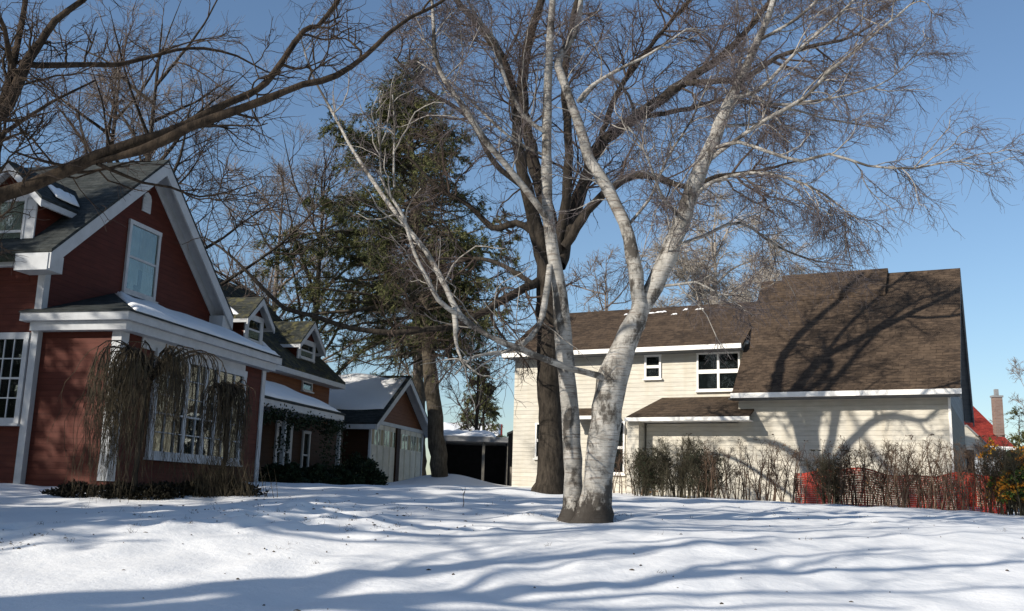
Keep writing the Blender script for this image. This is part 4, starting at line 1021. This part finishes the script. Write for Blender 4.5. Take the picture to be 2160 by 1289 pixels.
bare_tree('bare_tree', 'dense twiggy crown filling the top left corner behind the big limb', -11.6, 30, 14.5, 5.8, gm2, 19, nl=14, thick=.95, dens=1.0)
bare_tree('bare_tree', 'bare tree with fine twigs behind the red house gable', -10.2, 42, 13.5, 4.6, gm, 12, nl=10, thick=1.4)
bare_tree('bare_tree', 'dense twiggy tree between the red house gable and the spruce', -8.0, 40, 13.6, 6.2, gm2, 13, nl=16, thick=1.0, dens=1.05, fork=.22)
bare_tree('bare_tree', 'low bare tree just above the carport roof', -1.6, 50, 8.0, 3.6, fm, 14, nl=9, thick=1.3)
bare_tree('willow_tree', 'pale grey weeping tree behind the ridge of the cream house', 9.6, 46, 13.6, 4.6, pm, 15, nl=18, thick=1.5, trop=-.12, dens=1.6, limb_up=(40, 75))
bare_tree('bare_tree', 'pale bare tree behind the left half of the cream house roof', 4.6, 48, 11.5, 3.6, gm, 16, nl=10, thick=1.5)
bare_tree('bare_tree', 'slim bare tree at the far right edge beyond the brick chimney', 37.5, 70, 9, 4, gm, 17, nl=8, thick=2)
bare_tree('bare_tree', 'bare tree standing beside the drive behind the garage', -4.6, 48, 12, 4.2, gm, 18, nl=9, thick=1.4)
# unseen tree added to dapple the red house and the lawn
bare_tree('bare_tree', 'bare tree added out of view to dapple the red house front', -22.5, 14.5, 14, 5.0, fm, 21, nl=14, thick=2.0, dens=1.0, trunk_r=.33)

# conifers
def spruce(name, label, base, top, lean_pts, r0, crown_lo, width, seed, dens=1.0, nbr=110, mat='spruce', clump=.11):
    r = np.random.default_rng(seed)
    z0 = base[2]; H = top[2] - z0
    T = thing(name, label, 'tree', tuple(base))
    pts = [base + np.array([0, 0, -.3])] + lean_pts + [top]
    zs = np.array([p[2] for p in pts]); rad = r0 * np.clip(1.06 - (zs - z0) / H, .05, 1.1)
    global rng
    keep = rng; rng = np.random.default_rng(seed)
    tp, trr = smooth_line(pts, rad, .3, .02)
    V, F = tubes(tp[None], trr[None], 12); mesh_obj('trunk', V, F, M['sprucebark'], T, True, base)
    def axis(z):
        i = np.clip(np.searchsorted(tp[:, 2], z) - 1, 0, len(tp) - 2); f = (z - tp[i, 2]) / (tp[i + 1, 2] - tp[i, 2] + 1e-6)
        return tp[i] * (1 - f) + tp[i + 1] * f
    n = int(nbr * dens)
    st = []; dr = []; Ls = []
    for k in range(n):
        t = crown_lo + (1 - crown_lo) * (k + r.random()) / n
        z = z0 + H * t; az = r.uniform(0, 2 * np.pi)
        rel = (t - crown_lo) / (1 - crown_lo)
        prof = (1 - rel) ** .8 * min(1, .5 + rel * 3.2) * (1 + .18 * math.sin(rel * 23 + seed))
        L = width * prof * r.uniform(.4, 1.2) * (1 - .22 * math.cos(az)) + .25
        el = math.radians(r.uniform(-12, 18) + 30 * rel)
        st.append(axis(z)); dr.append([math.cos(az) * math.cos(el), math.sin(az) * math.cos(el), math.sin(el)]); Ls.append(L)
    st = np.array(st); dr = np.array(dr); Ls = np.array(Ls)
    P, R = grow(st, dr, Ls, .018 + .012 * Ls, .006, 8, .10, -.045)
    parts = [tubes(P, R, 5)]
    s2, d2, L2, r2 = spawn(P, R, rng.poisson(8 * Ls + 3), .9, (35, 70), .18)
    P2, R2 = grow(s2, d2, L2, np.minimum(r2 * .7, .010), .004, 5, .16, -.10)
    parts.append(tubes(P2, R2, 3))
    V, F = cat_meshes(parts); mesh_obj('branches', V, F, M['sprucebark'], T, True, base)
    # needle sprays: narrow leaf-like quads all round the branchlets
    s3, d3, L3, r3 = spawn(P2, R2, 44, .135, (20, 75), .05, up=-.1, taper=False)
    s4, d4, L4, r4 = spawn(P, R, 60, .135, (25, 75), .35, up=-.1, taper=False)
    # patchiness: drop sprays in some zones so sky shows through
    s = np.concatenate([s3, s4]); d = np.concatenate([d3, d4]); L = np.concatenate([L3, L4])
    keepm = (snoise(s[:, 0], s[:, 2], seed, 2.2) + .6 * snoise(s[:, 1], s[:, 2], seed + 1, 3.0) + rng.normal(0, .4, len(s))) > (-.25 if seed == 5 else -.55)
    s, d, L = s[keepm], d[keepm], L[keepm]
    side = norm(np.cross(d, rng.normal(size=d.shape))) * (clump * .13 * rng.uniform(.6, 1.3, len(s)))[:, None]
    e = s + d * (L * 1.05)[:, None]; mid = s + d * (L * .45)[:, None] + rng.normal(0, .012, s.shape)
    V = np.stack([s, mid + side, e, mid - side], 1).reshape(-1, 3); F = np.arange(len(s) * 4).reshape(-1, 4)
    mesh_obj('needles', V, F, M[mat], T, False, base)
    rng = keep
    return T
Ys = 34.0
b_ = at(928, 1012, Ys); b_[2] = float(ground_z(b_[0], b_[1]))
spruce('spruce_tree', 'tall ragged spruce with a bare lower trunk right of the garage', b_, at(858, 135, Ys + .5),
       [at(920, 900, Ys), at(908, 780, Ys), at(897, 640, Ys), at(880, 450, Ys + .2), at(866, 280, Ys + .4)], .29, .27, 5.3, 5, nbr=270)
for (X_, Y_, H_, W_, sd_, lb_) in ((-15.2, 4.2, 11.5, 3.0, 51, 'spruce added out of view for shade, nearest the street, first of the row left of the lawn'), (-15.6, 6.6, 12.5, 2.9, 52, 'large spruce added out of view for shade, second of the row left of the lawn'),
        (-16.6, 9.4, 13.0, 2.9, 53, 'tall spruce added out of view for shade, third of the row left of the lawn'), (-17.8, 12.6, 12.5, 2.9, 54, 'spruce added out of view for shade before the red house front'), (-21.0, 10.5, 14.5, 3.2, 55, 'tallest spruce added out of view for shade, behind the row left of the lawn')):
    z_ = float(ground_z(X_, Y_)); b_ = np.array([X_, Y_, z_])  # unseen spruces added to shade the left lawn and red house front
    spruce('spruce_tree', lb_, b_, b_ + [0, 0, H_], [b_ + [.1, 0, H_ * .4], b_ + [0, .1, H_ * .75]], .3, .12, W_, sd_, nbr=105)
b_ = at(885, 1000, 48.); b_[2] = float(ground_z(b_[0], b_[1]))
spruce('spruce_tree', 'second spruce trunk standing behind the garage peak', b_, at(868, 330, 48.), [at(884, 850, 48.), at(876, 600, 48.)], .34, .42, 3.6, 6, nbr=90)
b_ = at(1020, 1000, 58.); b_[2] = float(ground_z(b_[0], b_[1]))
spruce('pine_tree', 'small distant pine behind the carport', b_, at(1018, 775, 58.), [at(1020, 900, 58.)], .15, .25, 1.5, 8, nbr=60, clump=.16)
b_ = at(2150, 1000, 62.); b_[2] = float(ground_z(b_[0], b_[1]))
spruce('cypress_tree', 'narrow dark evergreen at the far right edge beyond the chimney', b_, at(2150, 870, 62.), [at(2150, 930, 62.)], .12, .1, .5, 9, nbr=60, clump=.16)

# ------------------------------------------------------------------ weeping shrubs before the bay
def weeping(name, label, X, Y, H, Rad, seed, n=420, low=.0, cx=.0, rs=None):
    global rng
    keep = rng; rng = np.random.default_rng(seed)
    z0 = float(ground_z(X, Y)); T = thing(name, label, 'shrub', (X, Y, z0)); base = (X, Y, z0)
    P_, R_ = smooth_line([(X, Y, z0 - .1), (X + .05, Y + .02, z0 + H * .5), (X, Y, z0 + H * .86)], [.05, .045, .04], .15, .06)
    V, F = tubes(P_[None], R_[None], 8); mesh_obj('trunk', V, F, M['oak'], T, True, base)
    X += cx
    # arching limbs
    na = 46; az = rng.uniform(0, 2 * np.pi, na); LL = Rad * rng.uniform(.55, 1.05, na)
    st = np.tile([X, Y, z0 + H * .82], (na, 1)) + rng.normal(0, .04, (na, 3))
    t = np.linspace(0, 1, 10)[None, :]
    rr = LL[:, None] * np.sin(t * np.pi / 2)
    zz = st[:, 2:3] + H * .24 * np.sin(t * np.pi * .75) - (H * .42) * t ** 3
    arch = np.stack([st[:, 0:1] + rr * np.cos(az)[:, None] + rng.normal(0, .02, rr.shape), st[:, 1:2] + rr * np.sin(az)[:, None] + rng.normal(0, .02, rr.shape), zz], -1)
    AR_ = .016 * (1 - t * .7) * np.ones((na, 1))
    V, F = tubes(arch, AR_, 5); mesh_obj('limbs', V, F, M['oak'], T, True, base)
    s, d, L, r = spawn(arch, AR_, int(n * 2.6 / na), 1, (10, 80), .12)
    zg = ground_z(s[:, 0], s[:, 1])
    L = (s[:, 2] - zg - low) * (rng.uniform(.2, 1.03, len(s)) ** (1.0 + .7 * (snoise(s[:, 0], s[:, 1], seed, 7.) > 0))) + .05
    if rs is not None:
        sh = s[:, 0] > X - cx + rs
        L = np.where(sh, L * .42, L); keep_ = ~sh | (rng.random(len(s)) < .62); s, d, L = s[keep_], d[keep_], L[keep_]
    d = norm(d * .9 + np.array([0, 0, .1]))
    segs = 9; Pq = np.zeros((len(s), segs + 1, 3)); Pq[:, 0] = s
    for k in range(segs):
        d = norm(d * .55 + np.array([0, 0, -.75]) + rng.normal(0, .2, d.shape)); Pq[:, k + 1] = Pq[:, k] + d * (L / segs)[:, None]
    Rq = np.linspace(.0048, .0018, segs + 1)[None, :] * rng.uniform(.7, 1.3, (len(s), 1))
    parts = [tubes(Pq, Rq, 3)]
    s2, d2, L2, r2 = spawn(Pq, Rq, 4, .32, (15, 50), .1)
    P2, R2 = grow(s2, norm(d2 + [0, 0, -.6]), L2, np.full(len(L2), .0026), .0014, 3, .2, -.3); parts.append(tubes(P2, R2, 3))
    V, F = cat_meshes(parts); mesh_obj('hanging_twigs', V, F, M['weep'], T, False, base)
    rng = keep; return T
p = at(278, 1040, 16.2); weeping('weeping_shrub', 'large weeping shrub with a dome of hanging twigs before the white bay corner', p[0], 16.2, 2.42, 1.15, 31, 350, cx=.14, rs=.30)
p = at(462, 1036, 16.9); weeping('weeping_shrub', 'smaller weeping shrub hanging over the right end of the bay window', p[0], 16.9, 1.85, .44, 32, 75)

# ------------------------------------------------------------------ bare hedge bushes and leafy shrubs
def twig_bush(name, label, X, Y, H, Rx, seed, mats, nstem=14, dens=1.0, group=None, flat=True, leaf=None, ry=None):
    global rng
    keep = rng; rng = np.random.default_rng(seed)
    z0 = float(ground_z(X, Y)); T = thing(name, label, 'shrub', (X, Y, z0), 0, group); base = (X, Y, z0)
    a = rng.uniform(0, 2 * np.pi, nstem); q = rng.uniform(.1, 1, nstem)
    ca, sa = math.cos(AR), -math.sin(AR)
    ry = ry or Rx * .55
    du = np.cos(a) * q * Rx; dv = np.sin(a) * q * ry
    off = np.stack([du * ca + dv * math.sin(AR), du * sa + dv * math.cos(AR), np.zeros(nstem)], 1)
    st = np.array(base) + off * (.8 if flat else .35) + [0, 0, -.06]
    tip = np.array(base) + off * 1.0 + np.stack([np.zeros(nstem), np.zeros(nstem), H * rng.uniform(.75, 1.0, nstem)], 1)
    d = tip - st; L = np.linalg.norm(d, axis=1)
    P, R = grow(st, norm(d), L, rng.uniform(.008, .018, nstem), .004, 8, .11, .02)
    parts = [tubes(P, R, 5)]
    V, F = cat_meshes(parts); mesh_obj('stems', V, F, mats[0], T, True, base)
    s1, d1_, L1, r1 = spawn(P, R, int(13 * dens), .42, (25, 65), .12, .15)
    P1, R1 = grow(s1, d1_, L1, np.minimum(r1 * .7, .006), .0028, 5, .25, .03)
    s2, d2, L2, r2 = spawn(P1, R1, 6 * dens, .22, (25, 65), .1, .0)
    P2, R2 = grow(s2, d2, L2, np.full(len(L2), .0030), .0016, 3, .25, 0)
    V, F = cat_meshes([tubes(P1, R1, 3), tubes(P2, R2, 3)])
    if flat: V[:, 2] = np.minimum(V[:, 2], z0 + H * 1.02 + rng.normal(0, .012, len(V)))
    mesh_obj('foliage', V, F, mats[1], T, False, base)
    if leaf:
        s3, d3, L3, _ = spawn(P2, R2, leaf[1], leaf[2], (20, 80), .1, taper=False)
        side = norm(np.cross(d3, rng.normal(size=d3.shape))) * (leaf[2] * .33)
        if len(leaf) > 3: kk = snoise(s3[:, 0] * 1.0, s3[:, 2], seed, 4) > leaf[3]; s3, d3, L3, side = s3[kk], d3[kk], L3[kk], side[kk]
        V = np.stack([s3, s3 + d3 * L3[:, None] * .5 + side, s3 + d3 * L3[:, None], s3 + d3 * L3[:, None] * .5 - side], 1).reshape(-1, 3)
        mesh_obj('leaves', V, np.arange(len(s3) * 4).reshape(-1, 4), M[leaf[0]], T, False, base)
    rng = keep; return T
hm = [M['hedge'], M['hedge']]; dm = [M['bush'], M['bush']]
hb = [
    (-8.55, -1.6, 1.25, .30, hm, 6, .5, 'thin bare shrub against the pale porch pier', None),
    (-7.75, -2.0, 1.30, .45, hm, 9, .7, 'bare shrub at the left end of the hedge by the pier', None),
    (-7.15, -2.3, 1.22, .48, dm, 26, 1.3, 'dense dark shrub under the left of the porch roof', ('evergreen', .7, .04)),
    (-6.35, -2.4, 1.40, .50, dm, 26, 1.3, 'dense dark shrub with brown leaves under the middle of the porch roof', ('leafy', 1, .05, .8)),
    (-5.60, -2.4, 1.10, .45, dm, 24, 1.2, 'low dark shrub under the right end of the porch roof', ('evergreen', .7, .04)),
    (-4.90, -2.5, 1.38, .45, hm, 11, .9, 'thin hedge shrub just left of the shadowed wall', None),
    (-4.15, -2.5, 1.40, .45, hm, 13, 1.0, 'hedge shrub with a few rusty leaves at its top', ('leafy', 1, .05, .9)),
    (-3.35, -2.5, 1.42, .5, hm, 12, 1.0, 'hedge shrub at the left end of the red mesh fence', None),
    (-2.55, -2.5, 1.20, .35, dm, 26, 1.1, 'thick dark trunked shrub at the foot of the tree shadow', None),
    (-1.75, -2.5, 1.42, .5, hm, 14, 1.0, 'bare hedge shrub in front of the middle of the red mesh', None),
    (-.90, -2.5, 1.62, .55, hm, 20, 1.2, 'tallest rounded hedge shrub before the red mesh fence', None),
    (-.05, -2.5, 1.40, .5, hm, 16, 1.0, 'bare hedge shrub before the right corner of the cream house', None),
    (.75, -2.6, 1.45, .5, hm, 18, 1.2, 'bare hedge shrub before the right end of the red mesh', None),
    (1.50, -2.6, 1.45, .42, dm, 28, 1.4, 'dark dense shrub beside the yellow leaved bush', None),
]
hb += [
    (-5.25, -2.9, 1.30, .45, hm, 10, .8, 'thin hedge shrub between the porch roof end and the wall', None),
    (-4.5, -2.9, 1.34, .45, hm, 10, .8, 'thin bare hedge shrub below the left end of the long gutter', None),
    (-3.75, -2.95, 1.36, .45, hm, 11, .8, 'hedge shrub just left of the start of the red mesh', None),
    (-2.1, -3.0, 1.30, .45, hm, 11, .9, 'hedge shrub right of the thick dark trunked shrub', ('leafy', .5, .045)),
    (-1.3, -3.0, 1.50, .5, hm, 13, .9, 'hedge shrub left of the tallest rounded one', None),
    (-.45, -3.0, 1.52, .5, hm, 14, .9, 'hedge shrub right of the tallest rounded one', None),
    (.35, -3.0, 1.40, .5, hm, 14, .9, 'hedge shrub before the last stretch of the red mesh', None),
]
for i, (u_, v_, H_, R_, mt, ns, dn, lab, lf) in enumerate(hb):
    q = RW(u_, v_ + (.3 if u_ < -7.6 else 0))
    twig_bush('hedge_shrub', lab, q[0], q[1], H_ * (1.08 + .09 * math.sin(i * 2.3)), R_ * 1.25, 100 + i, mt, int(ns * (1.3 if mt is dm else .85)), dn * (1.0 if mt is dm else (.85 if u_ < -3.6 else .85)), 'bare hedge along the cream house', leaf=lf)
q = at(2150, 1080, 21.3); twig_bush('leafy_shrub', 'bush with yellow and orange leaves at the right edge', q[0], q[1], 1.50, .62, 130, dm, 30, 1.3, leaf=('orangeleaf', 1.3, .075, -.25))
q = RW(3.0, -2.2); twig_bush('leafy_shrub', 'bare bush beyond the yellow leaved bush at the right edge', q[0], q[1], 1.7, .6, 131, hm, 22, 1.3)
for i, (u_, lab) in enumerate([(1.1, 'grey hedge shrub behind the mesh fence below the red roofed house'), (2.2, 'tall grey hedge shrub behind the dark shrub at right'), (3.6, 'hedge shrub at the right edge behind the yellow bush')]):
    q = RW(u_, 2.5); twig_bush('hedge_shrub', lab, q[0], q[1], 1.75, .75, 140 + i, hm, 30, 1.5, 'bare hedge along the cream house')

# red mesh fence
def mesh_fence():
    us = np.linspace(-3.55, 1.15, 160); T0 = RW(-3.55, -1.75); z0 = float(ground_z(T0[0], T0[1]))
    T = thing('safety_fence', 'sagging red orange plastic mesh fence behind the hedge twigs', 'fence', (T0[0], T0[1], z0))
    vs = []; fs = []; rows = 17
    def P(u, k):
        q = RW(u, -1.75 + .05 * math.sin(u * 3.1) + .03 * math.sin(u * 7)); g_ = float(base_z(q[0], q[1]))
        top = .88 + .05 * math.sin(u * 2.3) + .03 * math.sin(u * 5.9) - .07 * abs(math.sin(u * 1.4))
        return np.array([q[0], q[1] + .02 * math.sin(k * 1.3 + u * 4), g_ - .03 + top * k / (rows - 1)])
    def bar(a, b, wv, wt):
        n = len(vs); dd = np.array([0, 0, wt / 2]) if abs(a[2] - b[2]) < .02 else np.array([wt / 2, -wt / 4, 0])
        t = np.array([.0, .004, 0])
        vs.extend([a - dd, b - dd, b + dd, a + dd, a - dd + t, b - dd + t, b + dd + t, a + dd + t])
        fs.extend([(n, n + 1, n + 2, n + 3), (n + 7, n + 6, n + 5, n + 4), (n, n + 4, n + 5, n + 1), (n + 3, n + 2, n + 6, n + 7)])
    for i in range(len(us) - 1):
        for k in range(rows): bar(P(us[i], k), P(us[i + 1], k), 0, .022 if k not in (0, rows - 1) else .04)
        for k in range(rows - 1):
            bar(P(us[i], k), P(us[i], k + 1), 0, .016)
    mesh_obj('mesh', np.array(vs), fs, M['net'], T, False, (T0[0], T0[1], z0))
    for u_ in (-3.4, -1.9, -.4, 1.1):
        q = RW(u_, -1.70); g_ = float(ground_z(q[0], q[1]))
        P_, R_ = smooth_line([(q[0], q[1] + .03, g_ - .2), (q[0], q[1] + .03, g_ + 1.0)], [.018, .018], .3, 0)
        V, F = tubes(P_[None], R_[None], 6); mesh_obj('stake', V, F, M['metal'], T, False, (T0[0], T0[1], z0))
mesh_fence()

# evergreen shrubs and garland under the porch
def leaf_bush(name, label, X, Y, H, Rx, Ry, seed, mat='evergreen', n=2600, leaf=.06, cat='shrub', shape=.5):
    r = np.random.default_rng(seed); z0 = float(ground_z(X, Y)); T = thing(name, label, cat, (X, Y, z0))
    d = norm(r.normal(size=(n, 3))); d[:, 2] = np.abs(d[:, 2]); q = r.uniform(.35, 1, n) ** .4
    lump = 1 + .16 * np.sin(d[:, 0] * 7 + seed) + .13 * np.sin(d[:, 1] * 9 + d[:, 2] * 8)
    c = np.array([X, Y, z0]) + d * (q * lump)[:, None] * [Rx, Ry, H]
    dd = norm(d + r.normal(0, .6, d.shape)); side = norm(np.cross(dd, r.normal(size=d.shape))) * leaf * .4
    L = leaf * r.uniform(.7, 1.8, n)[:, None]
    V = np.stack([c, c + dd * L * .5 + side, c + dd * L, c + dd * L * .5 - side], 1).reshape(-1, 3)
    mesh_obj('leaves', V, np.arange(4 * n).reshape(-1, 4), M[mat], T, False, (X, Y, z0))
    st = np.array([X, Y, z0 - .1]) + r.normal(0, .06, (7, 3)) * [1, 1, 0]
    tip = np.array([X, Y, z0]) + norm(r.normal(size=(7, 3))) * [Rx * .6, Ry * .6, .1] + [0, 0, H * .6]
    P = np.stack([st, (st + tip) / 2 + r.normal(0, .03, (7, 3)), tip], 1); R = np.tile([.02, .014, .006], (7, 1))
    V, F = tubes(P, R, 5); mesh_obj('stems', V, F, M['oak'], T, True, (X, Y, z0))
    return T
for i, (u_, v_, H_, rx, lab) in enumerate([(1.75, 7.0, .42, .55, 'low dark evergreen shrub at the right corner of the bay'), (1.8, 8.6, .40, .6, 'low dark evergreen shrub below the porch garland'), (1.8, 10.2, .42, .6, 'low dark evergreen shrub before the garden door'),
                                  (1.9, 11.9, .5, .6, 'low dark evergreen shrub at the far end of the porch'), (1.25, 13.0, .72, .62, 'spiky dark evergreen bush left of the garage doors'), (.9, 14.3, .8, .45, 'dark evergreen bush touching the garage corner')]):
    q = LW(u_, v_); leaf_bush('evergreen_shrub', lab, q[0], q[1], H_, rx, rx, 200 + i, n=3200, leaf=.075)
for i, (px_, Y_, H_, rx, lab) in enumerate([(190, 16.6, .24, .75, 'low dark juniper at the left foot of the weeping shrub'), (300, 16.35, .27, .7, 'low dark juniper under the middle of the large weeping shrub'),
                                      (390, 16.9, .22, .6, 'low dark juniper below the bay window'), (470, 17.0, .30, .62, 'low dark juniper at the foot of the smaller weeping shrub')]):
    q = at(px_, 1040, Y_); leaf_bush('juniper_shrub', lab, q[0], q[1], H_ * .8, rx, .3, 230 + i, n=2600, leaf=.045, mat='darkcover')
def grass_clump():
    q = at(458, 1040, 16.7); z0 = float(ground_z(q[0], q[1])); T = thing('ornamental_grass', 'dry tan grass clump leaning below the bay window', 'grass', (q[0], q[1], z0))
    r = np.random.default_rng(3); n = 420
    st = np.array([q[0], q[1], z0 - .03]) + r.normal(0, 1, (n, 3)) * [.30, .10, 0]
    d = norm(np.stack([r.normal(-.05, .22, n), r.normal(0, .2, n), np.ones(n)], 1)); L = r.uniform(.25, .72, n)
    k = r.random(n) < .12; st[k, 0] += .30; d[k] = norm(d[k] * .5 + [-.45, 0, .9]); L[k] *= 1.5
    t = np.linspace(0, 1, 6)[None, :, None]
    P = st[:, None] + d[:, None] * L[:, None, None] * t + np.array([1, 0, -.4]) * (r.normal(0, .12, n)[:, None, None] * t ** 2)
    V, F = tubes(P, np.linspace(.006, .002, 6)[None, :] * np.ones((n, 1)), 3)
    mesh_obj('blades', V, F, M['weep'], T, False, (q[0], q[1], z0))
grass_clump()
def garland():
    r = np.random.default_rng(5); base = LW(1.25, 5.9, 1.9)
    T = thing('climbing_vine', 'dark green climbing vine and garland hanging along the porch eave', 'vine', tuple(base))
    pts = []
    for v_ in np.arange(6.0, 11.9, .012):
        sag = .30 + .22 * abs(math.sin(v_ * 1.6)); n_ = 3
        for k in range(n_): pts.append(LW(1.18 + r.normal(0, .07), v_, 3.80 - sag * r.random() ** .7))
    for pv in (6.1, 8.15, 10.9, 11.75):
        for k in range(420): pts.append(LW(1.15 + r.normal(0, .09), pv + r.normal(0, .11), 1.75 + 2.0 * r.random()))
    c = np.array(pts); n = len(c); d = norm(r.normal(size=(n, 3)) + [0, 0, -.4]); side = norm(np.cross(d, r.normal(size=d.shape))) * .025; L = .085
    V = np.stack([c, c + d * L * .5 + side, c + d * L, c + d * L * .5 - side], 1).reshape(-1, 3)
    mesh_obj('leaves', V, np.arange(4 * n).reshape(-1, 4), M['evergreen'], T, False, base)
garland()

# a stake and dead stalks on the snow, scattered debris
def stalk(x, y, Y, h, lab, seed):
    r = np.random.default_rng(seed); q = at(x, y, Y); z0 = float(ground_z(q[0], Y)); T = thing('dead_stalk', lab, 'twig', (q[0], Y, z0))
    P_, R_ = smooth_line([(q[0], Y, z0 - .05), (q[0] + .01, Y, z0 + h * .5), (q[0] + .03, Y, z0 + h)], [.007, .006, .003], .08, .3)
    V, F = tubes(P_[None], R_[None], 5); mesh_obj('stem', V, F, M['hedge'], T, True, (q[0], Y, z0))
    Pq, Rq = grow(np.array([[q[0], Y, z0 + h * .6], [q[0], Y, z0 + h * .8]]), norm(np.array([[.5, 0, .8], [-.5, .1, .7]])), np.array([h * .3, h * .2]), np.array([.004, .004]), .002, 3)
    V, F = tubes(Pq, Rq, 4); mesh_obj('twig', V, F, M['hedge'], T, True, (q[0], Y, z0))
stalk(975, 1075, 15.5, .30, 'lone dead stalk poking out of the snow in the middle of the lawn', 1)
def debris():
    r = np.random.default_rng(9); n = 330
    X = r.uniform(-6.5, 9, n); Y = 7 + 14 * r.random(n) ** 1.3
    k = r.random(n) < .45; X[k] = -2.6 + r.normal(0, 1.0, k.sum()); Y[k] = 13.4 + r.normal(0, 1.1, k.sum())
    k2 = (r.random(n) < .15) & ~k; X[k2] = -5 + r.normal(0, .5, k2.sum()); Y[k2] = 10.6 + r.normal(0, .25, k2.sum())
    Z = ground_z(X, Y) + .006
    a = r.uniform(0, 6.28, n); L = r.uniform(.012, .06, n) * (r.random(n) ** 1.2 + .35)
    P = np.stack([np.stack([X, Y, Z], 1), np.stack([X + np.cos(a) * L * .5, Y + np.sin(a) * L * .5, Z + .004], 1), np.stack([X + np.cos(a) * L, Y + np.sin(a) * L, Z], 1)], 1)
    R = np.tile([.003, .0055, .002], (n, 1)) * r.uniform(.5, 1.6, (n, 1))
    V, F = tubes(P, R, 4)
    o = mesh_obj('fallen_twigs', V, F, M['soil'], None, False)
    tag(o, 'small dark twigs and leaf litter scattered over the snow', 'litter', kind='stuff')
def grass_tufts():
    r = np.random.default_rng(19); c = []
    for (cx, cy, sx, sy, n) in ((-2.6, 13.5, 1.1, 1.0, 46), (-5.6, 11.0, 1.0, .3, 20), (1.1, 14.1, .5, .35, 16), (4, 16, 3.5, 2.5, 16), (0, 12, 5, 2.5, 14)):
        for _ in range(n): c.append((cx + r.normal(0, sx), cy + r.normal(0, sy)))
    c = np.array(c); k = 9; X = np.repeat(c[:, 0], k) + r.normal(0, .035, len(c) * k); Y = np.repeat(c[:, 1], k) + r.normal(0, .035, len(c) * k)
    st = np.stack([X, Y, ground_z(X, Y) - .01], 1); n = len(st)
    P, R = grow(st, norm(np.stack([r.normal(0, .5, n), r.normal(0, .5, n), np.ones(n)], 1)), r.uniform(.02, .085, n), np.full(n, .0022), .001, 3, .3, -.15)
    V, F = tubes(P, R, 3); o = mesh_obj('grass_tips', V, F, M['weep'], None, False)
    tag(o, 'dry grass tips poking through the thin snow of the lawn', 'grass', kind='stuff')
grass_tufts()
debris()
print('meshes', len(bpy.data.meshes), 'polys', sum(len(m.polygons) for m in bpy.data.meshes))
